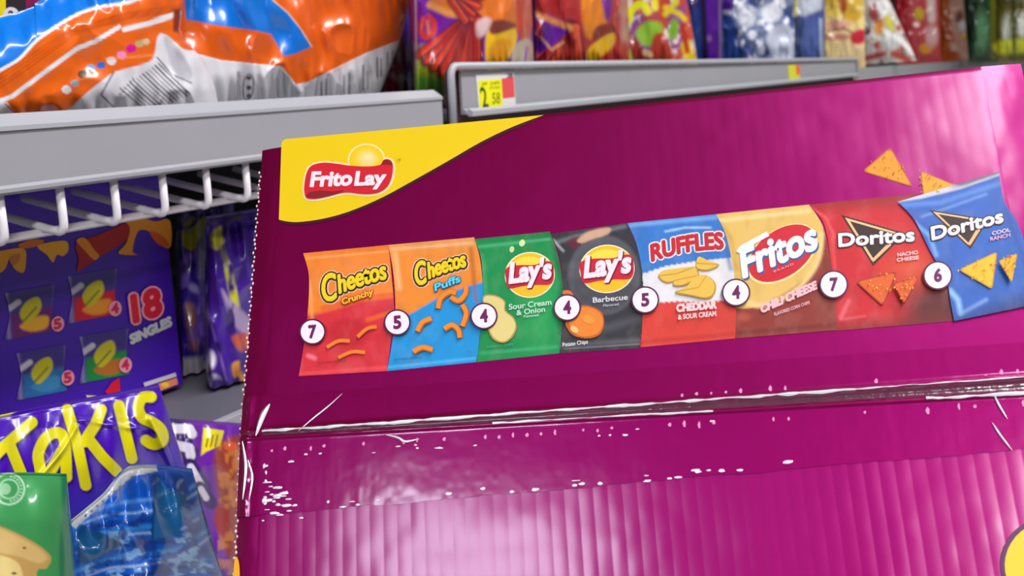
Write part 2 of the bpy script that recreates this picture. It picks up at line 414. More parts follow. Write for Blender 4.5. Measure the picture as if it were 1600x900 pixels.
# 1 orange and red
def p1(X, Y):
    p = Paint(X, Y, (238, 132, 40)); p.poly([(440, 500), (500, 489), (540, 478), (575, 464), (620, 458), (620, 620), (440, 620)], (214, 44, 56), 8)
    p.line([(505, 482), (560, 468), (612, 462)], 9, (232, 100, 34), 3); p.line([(575, 500), (612, 488)], 7, (226, 92, 34), 3)
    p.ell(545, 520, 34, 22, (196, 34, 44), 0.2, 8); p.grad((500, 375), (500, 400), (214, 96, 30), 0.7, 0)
    p.line([(480, 404), (606, 393)], 3, (250, 180, 110), 3, 0.6); p.line([(484, 440), (488, 500)], 5, (250, 170, 90), 4, 0.6)
    p.line([(482, 556), (492, 560)], 7, (246, 130, 140), 4, 0.7); p.line([(470, 584), (604, 574)], 5, (232, 70, 74), 4)
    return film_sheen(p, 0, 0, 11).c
def x1(q):
    cheese(q, (505, 473), (526, 468), 42, (531, 459), (604, 436), 29)
    q.text('Crunchy', (536, 477), (584, 461), 9.5, (176, 60, 10), fat=1.9); q.text('Crunchy', (536, 477), (584, 461), 9.5, (248, 190, 50), fat=0.5)
    for a, b in (((512, 544), (548, 534)), ((530, 560), (572, 552)), ((560, 528), (590, 512))):
        q.line(smooth_curve([a, ((a[0] + b[0]) / 2, (a[1] + b[1]) / 2 - 5), b], 5), 7, (206, 84, 26)); q.line(smooth_curve([a, ((a[0] + b[0]) / 2, (a[1] + b[1]) / 2 - 5), b], 5), 4.5, (238, 128, 44))
    q.text('NET WT CHEESE FLAVORED SNACKS', (498, 570), (542, 566), 3, (150, 30, 40), 0.01)
bag_print('orange and red printed bag, leftmost of the printed row', [(474, 396), (483, 432), (481, 490), (475, 540), (467, 588)], [(607, 383), (612, 430), (616, 490), (610, 540), (605, 580)], p1, x1)
# 2 orange and blue
def p2(X, Y):
    p = Paint(X, Y, (236, 138, 44)); p.poly([(590, 512), (622, 500), (650, 486), (690, 462), (735, 446), (760, 440), (760, 620), (590, 620)], (24, 146, 208), 3)
    p.grad((700, 372), (700, 400), (226, 160, 92), 0.8, 0); p.line([(612, 390), (738, 380)], 4, (248, 204, 150), 4, 0.6); p.line([(618, 398), (624, 450)], 8, (246, 190, 130), 6, 0.7)
    p.line([(608, 574), (742, 560)], 4, (70, 176, 228), 3); p.line([(736, 390), (744, 470)], 7, (150, 84, 24), 6, 0.6)
    return film_sheen(p, 0, 0, 23).c
def x2(q):
    cheese(q, (650, 447), (666, 443), 36, (671, 436), (728, 417), 25)
    q.text('Puffs', (681, 456), (720, 441), 11, (20, 90, 140), fat=2.0); q.text('Puffs', (681, 456), (720, 441), 11, (90, 210, 230), fat=0.6)
    for c in ([(686, 484), (690, 468), (704, 458), (714, 460)], [(706, 466), (718, 472), (728, 462), (730, 450)], [(724, 478), (730, 492), (724, 512)], [(696, 516), (708, 510), (718, 518), (720, 530)], [(654, 520), (662, 506), (676, 500)], [(648, 552), (662, 545), (678, 549)]):
        s_ = smooth_curve(c, 6); q.line(s_, 9.5, (176, 84, 14)); q.line([(x - 0.6, y - 0.8) for x, y in s_], 6.8, (236, 138, 36))
    q.text('NET WT CHEESE FLAVORED SNACKS', (617, 565), (660, 561), 3, (16, 96, 150), 0.01)
bag_print('orange and blue printed bag, second in the printed row', [(607, 383), (615, 430), (618, 490), (612, 540), (605, 580)], [(741, 371), (751, 410), (755, 470), (750, 530), (744, 566)], p2, x2)
# 3 green
def p3(X, Y):
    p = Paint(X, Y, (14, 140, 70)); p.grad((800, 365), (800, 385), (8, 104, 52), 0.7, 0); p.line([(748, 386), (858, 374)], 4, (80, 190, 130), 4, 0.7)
    p.ell(842, 480, 26, 60, (26, 168, 84), 0, 30, 0.7); p.line([(866, 385), (878, 440), (876, 520)], 8, (8, 92, 46), 7, 0.7); p.line([(752, 552), (870, 542)], 5, (60, 176, 116), 4, 0.6)
    p.line([(752, 400), (760, 470)], 8, (60, 176, 110), 6, 0.5)
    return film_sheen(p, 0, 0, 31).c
def lays(q, cx, cy, rx, ry, spacing=1.0):
    q.ell(cx, cy, rx + 2.2, ry + 1.8, (250, 236, 190), -0.1); q.ell(cx, cy, rx, ry, (242, 186, 24), -0.1)
    q.ell(cx - 3, cy - ry * 0.35, rx * 0.7, ry * 0.5, (250, 216, 70), -0.1)
    q.blob([(cx - rx * 1.0, cy - ry * 0.28), (cx - rx * 0.5, cy - ry * 0.44), (cx + rx * 0.2, cy - ry * 0.46), (cx + rx * 0.85, cy - ry * 0.62), (cx + rx * 1.02, cy - ry * 0.2), (cx + rx * 0.92, cy + ry * 0.4), (cx + rx * 0.3, cy + ry * 0.46), (cx - rx * 0.3, cy + ry * 0.52), (cx - rx * 0.88, cy + ry * 0.62), (cx - rx * 1.0, cy + ry * 0.2)], (200, 22, 52))
    q.text("Lay's", (cx - rx * 0.8, cy + ry * 0.42), (cx + rx * 0.9, cy + ry * 0.18), ry * 0.9, (120, 6, 24), 0.02, 0.14, fat=1.6)
    q.text("Lay's", (cx - rx * 0.84, cy + ry * 0.38), (cx + rx * 0.86, cy + ry * 0.14), ry * 0.9, (252, 226, 232), 0.02, 0.14, fat=1.2)
def x3(q):
    q.ell(816, 380, 4.5, 5.5, (216, 226, 160), 0.4); q.ell(800, 390, 3.6, 5, (200, 218, 150), 0.2)
    lays(q, 828, 430, 37, 34)
    q.text('Sour Cream', (796, 485), (862, 477), 8.6, (190, 226, 196), 0.022); q.text('& Onion', (808, 494), (852, 488), 8.2, (190, 226, 196), 0.022); q.text('Flavored', (819, 497.5), (842, 495), 3.8, (190, 226, 196), 0.012)
    q.blob([(757, 463), (776, 463), (790, 472), (791, 486), (804, 498), (808, 513), (800, 530), (786, 537), (770, 530), (762, 510), (766, 495), (756, 480)], (180, 150, 80))
    q.blob([(758, 465), (775, 465), (788, 473), (789, 487), (802, 499), (806, 513), (798, 528), (786, 535), (772, 528), (764, 510), (768, 495), (758, 480)], (224, 206, 128))
    q.text('POTATO CHIPS', (762, 546), (803, 541), 3.6, (60, 170, 110), 0.012)
bag_print('green printed bag with a potato chip, third in the printed row', [(741, 374), (752, 405), (755, 468), (750, 520), (745, 566)], [(859, 362), (872, 400), (880, 455), (878, 510), (874, 552)], p3, x3)
# 4 charcoal
def p4(X, Y):
    p = Paint(X, Y, (46, 46, 50)); p.ell(944, 430, 56, 62, (84, 84, 90), 0, 5); p.ell(944, 436, 50, 50, (72, 72, 78), 0, 10); p.line([(900, 500), (950, 512), (996, 498)], 14, (80, 80, 86), 8, 0.6)
    p.line([(866, 380), (900, 370), (976, 354)], 6, (130, 130, 136), 5, 0.6); p.blob([(886, 378), (900, 370), (908, 372), (904, 384), (896, 390)], (92, 30, 44), 4)
    p.blob([(902, 376), (920, 362), (952, 356), (950, 366), (926, 374), (910, 380)], (206, 160, 130), 3); p.line([(864, 375), (880, 392)], 4, (190, 190, 196), 3, 0.6)
    p.line([(878, 540), (1000, 532)], 8, (88, 88, 94), 6, 0.7); p.line([(882, 545), (1000, 538)], 2, (150, 150, 150), 2, 0.5)
    return film_sheen(p, 0, 0, 41).c
def x4(q):
    lays(q, 948.5, 420.5, 41, 36)
    q.text('Barbecue', (927, 474), (981, 469), 8.2, (214, 214, 214), 0.02); q.text('Flavored', (943, 480.5), (967, 478), 4, (190, 190, 190), 0.012)
    q.blob([(880, 456), (890, 455), (896, 462), (890, 468), (882, 464)], (222, 112, 60))
    q.blob([(884, 505), (892, 498), (906, 481), (912, 478), (930, 482), (942, 492), (944, 510), (936, 525), (918, 530), (898, 526), (888, 516)], (196, 96, 24))
    q.blob([(890, 503), (908, 482), (928, 484), (940, 494), (942, 509), (934, 522), (918, 527), (900, 523)], (232, 132, 40)); q.ell(898, 516, 7, 4.5, (240, 192, 120), 0.6); q.ell(920, 500, 10, 7, (240, 148, 56), 0.3)
    q.text('Potato Chips', (880, 543), (919, 538), 6, (224, 224, 224), 0.016)
bag_print('charcoal printed bag with an orange chip, fourth in the printed row', [(861, 366), (874, 400), (880, 455), (878, 510), (874, 552)], [(979, 349), (996, 388), (1005, 440), (1004, 500), (1001, 544)], p4, x4)
# 5 blue, white and red
def p5(X, Y):
    p = Paint(X, Y, (46, 118, 196)); z = 2.2 * np.abs(((X / 8.5) % 1) - 0.5) * 2
    b1 = np.interp(X, [995, 1040, 1090, 1150], [430, 415, 407, 401]) + z; b2 = np.interp(X, [995, 1060, 1100, 1150], [474, 470, 472, 466]) + z
    p.mix((Y - b1) / 1.5 + 0.5, (228, 226, 224)); p.mix((Y - b2) / 1.5 + 0.5, (214, 58, 44))
    p.line([(986, 352), (1118, 340)], 7, (120, 176, 226), 5, 0.7); p.line([(1040, 362), (1070, 356), (1110, 356)], 3, (190, 220, 244), 3, 0.8); p.line([(1128, 360), (1142, 420)], 8, (30, 88, 156), 6, 0.6)
    p.line([(1002, 535), (1146, 522)], 6, (186, 40, 32), 5, 0.8)
    return film_sheen(p, 0, 0, 51).c
def x5(q):
    q.text('RUFFLES', (1019, 408), (1130, 389), 25, (246, 232, 226), 0.0, 0, 5, fat=4.0); q.text('RUFFLES', (1019, 408), (1130, 389), 25, (196, 30, 44), 0.0, 0, 5, fat=1.7)
    for c in ([(1030, 432), (1036, 424), (1060, 420), (1084, 418), (1088, 426), (1066, 436), (1042, 441)], [(1088, 412), (1092, 402), (1106, 408), (1122, 414), (1106, 422), (1090, 420)], [(1053, 440), (1060, 430), (1084, 424), (1090, 432), (1070, 445), (1054, 446)], [(1056, 457), (1072, 450), (1086, 434), (1104, 432), (1116, 444), (1114, 460), (1102, 466), (1080, 462)]):
        P = np.array(c); m_ = P.mean(0); q.blob([tuple(m_ + (p - m_) * 1.06 + (0.6, 1.4)) for p in P], (186, 140, 40)); q.blob(c, (230, 186, 74)); q.line([tuple(c[0]), tuple(m_), tuple(c[3])], 1.6, (206, 156, 48))
    q.text('CHEDDAR', (1058, 488.5), (1119, 483), 11, (248, 206, 204), 0.02, fat=0.8); q.text('& SOUR CREAM', (1060, 501), (1119, 495), 7.5, (248, 206, 204), 0.03)
bag_print('blue, white and red printed bag of ridged chips, fifth in the printed row', [(980, 349), (994, 380), (1003, 425), (1004, 490), (999, 543)], [(1119, 335), (1135, 370), (1147, 430), (1150, 490), (1149, 529)], p5, x5)
# 6 cream, yellow and brown
def p6(X, Y):
    p = Paint(X, Y, (226, 186, 96)); p.blob([(1100, 480), (1170, 482), (1220, 462), (1262, 430), (1284, 390), (1290, 352), (1330, 340), (1340, 560), (1100, 560)], (140, 46, 30), 3)
    p.line(smooth_curve([(1150, 462), (1190, 478), (1240, 456), (1276, 412), (1284, 366)], 6), 8, (240, 206, 130), 5, 0.9)
    p.line([(1124, 345), (1262, 330)], 6, (246, 218, 150), 5, 0.8); p.line([(1124, 350), (1142, 372), (1150, 420)], 8, (206, 160, 66), 6, 0.6); p.line([(1154, 520), (1306, 508)], 6, (110, 30, 22), 5, 0.8); p.ell(1162, 496, 10, 7, (172, 70, 50), 0, 5, 0.8)
    return film_sheen(p, 0, 0, 61).c
def x6(q):
    q.ell(1222, 397, 62, 38, (250, 226, 150), -0.62); q.ell(1222, 396, 59, 36, (206, 22, 44), -0.62)
    for txt, col, off, b in (('Fritos', (40, 96, 150), (2.2, 2.6), 0.04), ('Fritos', (244, 240, 244), (0, 0), 0.038)):
        q.text(txt, (1162 + off[0], 434 + off[1]), (1276 + off[0], 388 + off[1]), 44, col, 0.0, 0.04, fat=2.4)
    q.line(smooth_curve([(1154, 396), (1160, 388), (1178, 378), (1200, 366)], 5), 8, (244, 240, 244))
    q.text('BRAND', (1209, 427), (1240, 415), 3.4, (240, 150, 160), 0.02, spacing=1.3)
    q.text('CHILI CHEESE', (1190, 490), (1276, 452), 12, (246, 190, 196), 0.02, fat=0.8); q.text('FLAVORED CORN CHIPS', (1210, 495), (1265, 476), 5, (236, 170, 176), 0.03)
bag_print('cream and brown printed bag of corn chips, sixth in the printed row', [(1119, 335), (1135, 370), (1147, 430), (1150, 490), (1150, 529)], [(1264, 320), (1286, 355), (1299, 415), (1306, 470), (1307, 516)], p6, x6)
# 7 red
def p7(X, Y):
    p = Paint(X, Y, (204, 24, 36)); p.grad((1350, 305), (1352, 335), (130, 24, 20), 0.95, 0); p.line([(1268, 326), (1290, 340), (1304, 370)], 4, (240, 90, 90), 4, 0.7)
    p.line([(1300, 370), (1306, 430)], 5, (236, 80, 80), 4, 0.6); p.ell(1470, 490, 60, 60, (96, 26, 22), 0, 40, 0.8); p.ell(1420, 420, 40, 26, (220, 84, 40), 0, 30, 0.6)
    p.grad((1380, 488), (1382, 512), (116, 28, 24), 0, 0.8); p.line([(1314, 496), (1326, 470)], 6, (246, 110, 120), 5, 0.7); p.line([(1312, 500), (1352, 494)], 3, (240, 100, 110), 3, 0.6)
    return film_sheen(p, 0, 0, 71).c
def doritos(q, a, b, cap, tri, col=(240, 232, 232)):
    t = np.array(tri, float); c = t.mean(0)
    q.poly([tuple(c + (p - c) * 1.16) for p in t], (60, 24, 20)); q.poly([tuple(c + (p - c) * 1.02) for p in t], (246, 196, 140)); q.poly([tuple(c + (p - c) * 0.84) for p in t], (54, 32, 24))
    q.text('Doritos', a, b, cap, (40, 24, 24), 0.0, fat=3.0); q.text('Doritos', a, b, cap, col, 0.0, fat=1.2)
    m1, m2, m3 = t[1] * 0.42 + t[2] * 0.58, t[2], t[1] * 0.2 + t[2] * 0.8
    q.line([tuple(t[1] * 0.62 + t[2] * 0.38), tuple(t[2] * 0.96 + c * 0.04)], 3.2, (246, 190, 130))
def x7(q):
    doritos(q, (1311, 386), (1428, 377), 20, [(1321, 341), (1408, 366), (1364, 410)])
    q.text('NACHO', (1402, 402), (1434, 398), 5.6, (246, 196, 196), 0.03); q.text('CHEESE', (1401, 410), (1435, 406), 5.4, (246, 196, 196), 0.03)
    chip_tri(q, [(1336, 441), (1402, 425), (1379, 480)], (222, 96, 30), (170, 56, 20), 3); chip_tri(q, [(1394, 446), (1435, 435), (1411, 478)], (222, 92, 30), (170, 56, 20), 4)
bag_print('red printed bag of triangular chips, seventh in the printed row', [(1264, 320), (1288, 352), (1299, 415), (1306, 470), (1307, 517)], [(1432, 303), (1462, 370), (1474, 420), (1484, 460), (1490, 502)], p7, x7)
# loose chips, then 8 blue in front of them
q = Print(c3); chip_tri(q, [(1391, 230), (1347, 268), (1427, 293)], (232, 152, 26), (196, 110, 14), 7); q.build('printed_chip', up, m_ink, 'printed orange triangular chip floating above the bags')
q = Print(c3, base=0.0002); chip_tri(q, [(1438, 267), (1443, 312), (1496, 291)], (234, 164, 30), (200, 120, 16), 8); q.build('printed_chip', up, m_ink, 'printed orange triangular chip dropping into the blue bag')
def p8(X, Y):
    p = Paint(X, Y, (44, 98, 184)); top = np.interp(X, [1400, 1440, 1500, 1560], [318, 312, 297, 276])
    p.mix((top - Y) / 3 + 0.5, (206, 206, 212)); p.mix(np.clip((X - 1480) / 30, 0, 1) * ((top - 3 - Y) / 4 + 0.5), (110, 106, 120))
    p.line([(1412, 322), (1470, 318), (1562, 288)], 8, (90, 140, 216), 6, 0.8); p.line([(1440, 340), (1470, 330), (1540, 305)], 4, (130, 172, 232), 4, 0.6)
    p.line([(1428, 350), (1452, 370), (1462, 400)], 7, (120, 176, 236), 5, 0.8); p.line([(1484, 456), (1496, 470), (1500, 490)], 9, (150, 200, 244), 5, 0.7); p.line([(1500, 492), (1540, 470)], 6, (150, 190, 240), 5, 0.6)
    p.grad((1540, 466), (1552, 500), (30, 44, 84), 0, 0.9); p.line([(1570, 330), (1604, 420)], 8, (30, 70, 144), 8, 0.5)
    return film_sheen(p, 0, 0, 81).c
def x8(q):
    doritos(q, (1456, 377), (1566, 349), 20, [(1458, 333), (1538, 346), (1514, 386)])
    q.text('COOL', (1549, 370), (1577, 364), 5.6, (226, 200, 220), 0.03); q.text('RANCH', (1546, 379), (1577, 372), 5.6, (226, 170, 196), 0.03)
    chip_tri(q, [(1496, 424), (1557, 395), (1549, 455)], (238, 190, 40), (206, 150, 20), 5); chip_tri(q, [(1557, 412), (1587, 400), (1578, 447)], (234, 180, 36), (200, 140, 20), 6)
bag_print.k = 0
q = Print(c3, base=0.0012)
q.patch([(1402, 317), (1428, 345), (1452, 392), (1478, 440), (1484, 470), (1490, 503)], [(1560, 270), (1568, 315), (1590, 352), (1603, 395), (1612, 440), (1622, 476)], 80, 96, p8); x8(q)
q.build('printed_snack_bag', up, m_ink, 'blue printed bag with a torn open top, rightmost of the printed row')
# --- count badges
for (x, y, s_) in ((490.5, 520.5, '7'), (622.5, 506, '5'), (757.5, 496, '4'), (887, 483, '4'), (1008.5, 471, '5'), (1150, 459.5, '4'), (1302, 447, '7'), (1464, 433, '6')):
    q = Print(c3, base=0.0021); r = 19.2 + (x - 490) * 0.0022
    q.ell(x, y, r + 1.6, r + 1.2, (84, 10, 60)); q.ell(x, y, r - 1.0, r - 1.4, (244, 232, 242))
    q.text(s_, (x - 4.6, y + 9.5), (x + 5.6, y + 8.6), 19, (110, 18, 84), 0.02, fat=0.7)
    q.build('printed_count_badge', up, m_ink, 'white round badge reading ' + s_)
# --- yellow roundels at the lower corners
q = Print(c3, base=0.0004); q.ell(1642, 878, 75, 72, (90, 10, 84)); q.ell(1645, 880, 71, 68, (240, 206, 14)); q.build('printed_roundel', low, m_ink, 'yellow roundel at the lower right')
def bl3(x, y, h):
    P = hit(x, y, TL, en) - TL; u = P @ eu; k = np.clip((UL - u) / (UL + 0.0005), 0, 1)
    return cl(u, P @ ev, h - 0.0012 * k ** 1.6)
q = Print(bl3, base=0.0006); q.blob([(358, 905), (359, 880), (362, 868), (366, 872), (368, 886), (367, 905)], (246, 180, 40)); q.build('printed_roundel', low, m_ink, 'yellow print at the lower left edge')

# --- scuffed flute ends beside the seam
rnd = random.Random(4); q = Print(lambda x, y, h: cl(x, y, np.full(len(x), h)), base=0.0006)
for k in range(56):
    u = UL + 0.006 + k * 0.0068
    for dv, p_, u_lo in ((-0.0082, 0.62, 0.0), (0.0062, 0.4, 0.22)):
        if u > UR - 0.004 or u < u_lo or rnd.random() > p_: continue
        hh = rnd.uniform(0.0012, 0.0034); ww = rnd.uniform(0.0005, 0.0009); v = SEAM + dv + rnd.uniform(-0.0006, 0.0006)
        q.poly([(u - ww, v), (u - ww * 0.4, v - hh / 2), (u + ww * 0.7, v - hh / 2), (u + ww, v + hh * 0.2), (u + ww * 0.2, v + hh / 2)], (240, 150, 196), h=0.00075)
tag(q.build('scuff_marks', low, m_ink, 'pale pink scuffs where the flutes rub through'), kind='stuff')

# --- clear packing tape over the seam
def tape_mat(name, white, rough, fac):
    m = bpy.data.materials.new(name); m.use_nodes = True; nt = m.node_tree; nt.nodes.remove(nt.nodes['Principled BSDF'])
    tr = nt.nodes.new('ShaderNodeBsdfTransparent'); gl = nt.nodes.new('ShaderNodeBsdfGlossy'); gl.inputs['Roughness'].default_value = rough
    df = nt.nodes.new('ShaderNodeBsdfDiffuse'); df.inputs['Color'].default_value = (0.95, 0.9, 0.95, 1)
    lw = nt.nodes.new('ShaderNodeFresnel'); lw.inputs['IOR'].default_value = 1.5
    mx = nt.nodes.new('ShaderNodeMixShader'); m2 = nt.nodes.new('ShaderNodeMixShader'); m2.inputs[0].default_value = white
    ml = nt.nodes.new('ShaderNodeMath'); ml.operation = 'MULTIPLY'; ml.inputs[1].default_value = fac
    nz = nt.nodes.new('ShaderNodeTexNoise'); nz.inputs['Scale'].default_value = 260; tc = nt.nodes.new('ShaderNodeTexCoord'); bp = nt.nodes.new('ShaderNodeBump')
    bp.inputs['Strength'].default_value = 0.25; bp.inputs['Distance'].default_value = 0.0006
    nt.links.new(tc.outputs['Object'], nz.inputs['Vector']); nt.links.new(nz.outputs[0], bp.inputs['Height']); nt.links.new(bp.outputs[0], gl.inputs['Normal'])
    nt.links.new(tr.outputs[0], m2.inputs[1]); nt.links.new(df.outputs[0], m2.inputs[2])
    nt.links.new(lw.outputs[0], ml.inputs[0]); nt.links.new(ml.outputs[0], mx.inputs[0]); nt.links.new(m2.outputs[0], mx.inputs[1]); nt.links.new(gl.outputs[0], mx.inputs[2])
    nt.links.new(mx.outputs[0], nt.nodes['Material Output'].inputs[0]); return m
m_tape = mat('clear_tape', (80, 1, 24), rough=0.42, ior=1.6, spec=1.0, tint=(1, 0.01, 0.5), coat=0.6, coat_rough=0.1, noise=0.10, nscale=30, bump=0.05, bscale=120); m_tgap = mat('tape_over_gap', (96, 48, 66), rough=0.16, spec=0.6, noise=0.3, nscale=90, bump=0.2, bscale=300); m_tglint = tape_mat('tape_glint', 0.75, 0.12, 4.0)  # white of the last material imitates specular sparkle on the tape
nu, nv = 700, 90
tq = np.linspace(0, 1, nu)[None, :]; tu = -0.0005 + (CW + 0.001) * tq
vt = SEAM + 0.020 + 0 * tq; vb = SEAM - 0.0405 + 0.013 * tq + 0.0022 * (fbm(tu * 60, 0 * tu, 8) - 0.5)
k = np.linspace(0, 1, nv)[:, None]; tv = vt * (1 - k) + vb * k; tU = tu + 0 * k
dv = tv - SEAM; wd = 0.0011 + 0.0022 * tq
tz = 0.0004 + 0.0001 * (fbm(tU * 90, tv * 90, 2) - 0.5) + 0.0010 * np.exp(-((dv - wd * 1.3) / 0.0012) ** 2) - 0.0012 * np.exp(-(dv / wd) ** 2) + 0.0009 * np.exp(-((dv + wd * 1.2) / 0.0010) ** 2)
tz = tz * (1 + 0.25 * (fbm(tU * 120, tv * 20, 6) - 0.5)) + 0.0002
edge = np.clip((UL - tU) / (UL + 0.0005), 0, 1); tz = tz - 0.0012 * edge ** 1.6 + 0.0012 * np.exp(-((tU - 0.004) / 0.0018) ** 2) * fbm(tU * 200, tv * 120, 4)
edge = np.clip((tU - UR) / (CW - UR), 0, 1); tz = tz - 0.0016 * edge ** 1.6
tape = link('packing_tape', mesh_np('packing_tape', cl(tU, tv, tz).reshape(-1, 3), grid_faces(nv, nu)), carton, m_tape); tape.data.materials.append(m_tgap); gm = np.abs(dv) < wd * 0.9 * (tq > 0.03); gi = (gm[:-1, :-1] & gm[1:, 1:]).astype(np.int32).ravel(); tape.data.polygons.foreach_set('material_index', gi); tape['label'] = 'clear glossy packing tape over the seam'
def crease(pts, r):  # wrinkle ridges whose white colour stands in for glare streaks
    P = smooth_curve(pts, 6); P = c3(np.array([p[0] for p in P]), np.array([p[1] for p in P]), 0.0014)
    n = len(P); V = []; Fc = []
    for i in range(n):
        t = P[min(i + 1, n - 1)] - P[max(i - 1, 0)]; t /= np.linalg.norm(t); s_ = np.cross(t, (0, 0, 1)); rr = r * math.sin(math.pi * (i + 0.6) / (n + 0.2)) + 0.00005
        for j in range(5):
            a = math.pi * j / 4; V.append(P[i] + s_ * rr * math.cos(a) + np.array((0, 0, 1)) * rr * 0.7 * math.sin(a))
    for i in range(n - 1):
        for j in range(4): b = i * 5 + j; Fc.append((b, b + 1, b + 6, b + 5))
    return link('tape_wrinkle_glint', mesh_np('tape_wrinkle_glint', V, Fc), tape, m_tglint)
for pts, r in (([(423, 632), (412, 650), (401, 682)], 0.0016), ([(536, 616), (515, 635), (490, 655), (468, 674)], 0.00045), ([(604, 680), (622, 684), (634, 690), (656, 686)], 0.0007),
               ([(1551, 614), (1560, 632), (1574, 655)], 0.0006), ([(1550, 660), (1564, 680), (1582, 703)], 0.0006), ([(380, 690), (384, 730), (378, 780)], 0.0009), ([(388, 720), (394, 745), (388, 780)], 0.0006)):
    crease(pts, r)
def seam_line(u0, u1, sgn, r0, r1, seed):  # ridges along the seam, coloured white in place of highlights
    n = int((u1 - u0) / 0.0025); u = np.linspace(u0, u1, n); wq = 0.0011 + 0.0022 * u / CW
    v = SEAM + sgn * wq * 1.15 + 0.0008 * (fbm(u * 130, 0 * u, seed) - 0.5); rr = r0 + (r1 - r0) * np.clip(fbm(u * 160, 0 * u, seed + 5) * 1.7 - 0.35, 0, 1)
    V = []; Fc = []
    for i in range(n):
        for j in range(5):
            a = math.pi * j / 4; V.append(cl(u[i], v[i] + rr[i] * math.cos(a), 0.0016 + rr[i] * 0.6 * math.sin(a)))
    for i in range(n - 1):
        for j in range(4): b = i * 5 + j; Fc.append((b, b + 5, b + 6, b + 1))
    link('tape_wrinkle_glint', mesh_np('tape_wrinkle_glint', V, Fc), tape, m_tglint)
seam_line(0.012, 0.300, 1, 0.0002, 0.0012, 3); seam_line(0.300, 0.398, 1, 0.0001, 0.0006, 7); seam_line(0.13, 0.235, -1, 0.0001, 0.0007, 11); seam_line(0.330, 0.399, -1, 0.0002, 0.0011, 13)
# air bubbles trapped along the tape's lower edge, whitened to imitate glare
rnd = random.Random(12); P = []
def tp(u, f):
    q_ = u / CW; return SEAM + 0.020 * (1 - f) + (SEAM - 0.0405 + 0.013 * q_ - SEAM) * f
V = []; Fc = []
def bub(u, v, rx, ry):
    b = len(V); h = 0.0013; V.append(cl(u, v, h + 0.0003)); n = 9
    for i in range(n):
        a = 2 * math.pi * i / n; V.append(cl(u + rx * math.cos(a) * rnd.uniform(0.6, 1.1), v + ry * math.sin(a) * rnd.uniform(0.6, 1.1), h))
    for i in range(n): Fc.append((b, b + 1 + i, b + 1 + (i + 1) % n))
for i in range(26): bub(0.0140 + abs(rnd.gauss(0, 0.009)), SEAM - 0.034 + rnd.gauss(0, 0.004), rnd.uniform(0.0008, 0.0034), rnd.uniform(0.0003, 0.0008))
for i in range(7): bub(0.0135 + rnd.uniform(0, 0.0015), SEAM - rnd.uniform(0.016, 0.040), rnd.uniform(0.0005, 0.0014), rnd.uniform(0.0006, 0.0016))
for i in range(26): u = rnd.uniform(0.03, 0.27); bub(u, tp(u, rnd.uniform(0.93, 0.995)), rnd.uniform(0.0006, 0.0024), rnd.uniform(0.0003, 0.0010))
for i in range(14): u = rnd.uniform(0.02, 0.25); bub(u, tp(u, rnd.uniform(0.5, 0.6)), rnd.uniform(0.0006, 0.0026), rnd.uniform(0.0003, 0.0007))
o = link('tape_glare_bubbles', mesh_np('tape_glare_bubbles', V, Fc, smooth=True), tape, m_tglint); tag(o, 'air bubbles under the tape, whitened to imitate glare', kind='stuff')
# ------------------------------------------------------------------ shelving
def part(name, me, parent, m, **k): return tag(link(name, me, parent, m), **k)
def prism_x(name, x0, x1, prof, org):
    """profile in (y, z), extruded along the shelf"""
    n = len(prof); V = [(x - org[0], y - org[1], z - org[2]) for x in (x0, x1) for y, z in prof]
    Fc = [(i, (i + 1) % n, n + (i + 1) % n, n + i) for i in range(n)] + [tuple(range(n))[::-1], tuple(range(n, 2 * n))]
    return mesh_np(name, V, Fc, smooth=False)
RISE = 0.19
def deck_prof(y0, z0, y1, th): return [(y0, z0), (y1, z0 + (y1 - y0) * RISE), (y1, z0 + th + (y1 - y0) * RISE), (y0, z0 + th)]
# upper shelf on the left: grey price rail, white wire underside
o1 = (0.4, D, 1.389)
sh1 = thing('wire_shelf', o1, 'wire shelf with a broad grey front rail under the orange snack bags', 'shelf')
part('price_rail', prism_x('price_rail', -0.15, 1.084, [(D, 1.3895), (D - 0.0035, 1.3915), (D - 0.0035, 1.394), (D, 1.396), (D, 1.4325), (D + 0.006, 1.4325), (D + 0.006, 1.3895)], o1), sh1, m_steel)
part('rail_rim', prism_x('rail_rim', -0.15, 1.084, [(D - 0.0015, 1.4315), (D - 0.0015, 1.4345), (D + 0.010, 1.4425), (D + 0.014, 1.4425), (D + 0.010, 1.437), (D + 0.004, 1.4315)], o1), sh1, m_rim)
part('deck', prism_x('deck', -0.15, 1.084, deck_prof(D + 0.007, 1.391, D + 0.60, 0.004), o1), sh1, m_board)
cs = [hy(x, y, D + 0.006) for x, y in ((8, 378), (98, 363), (180, 348), (258, 336), (325, 322), (388, 312))]
zc = float(np.mean([c[2] for c in cs])); xs = [c[0] for c in cs]; dx = (xs[-1] - xs[0]) / 5
xs = [xs[0] + dx * k for k in range(-2, 12)]
for x in xs:
    P = [(x, D + 0.006, 1.392)] + [(x, D + 0.006, zc + 0.008)] + [(x, D + 0.006 + 0.006 * (1 - math.cos(a)), zc + 0.006 - 0.006 * math.sin(a)) for a in (0.3, 0.7, 1.1, 1.45)] + [(x, D + 0.03, zc + RISE * 0.018), (x, D + 0.104, zc + RISE * 0.092)]
    P = [np.array(p) - o1 for p in P]
    part('wire', tube_mesh('wire', P, 0.0031), sh1, m_wire)
for yy in (0.032,):
    part('cross_wire', tube_mesh('cross_wire', [np.array((xx, D + yy, zc + RISE * (yy - 0.012) - 0.0052)) - o1 for xx in (-0.15, 0.4, 1.08)], 0.0032), sh1, m_wire)
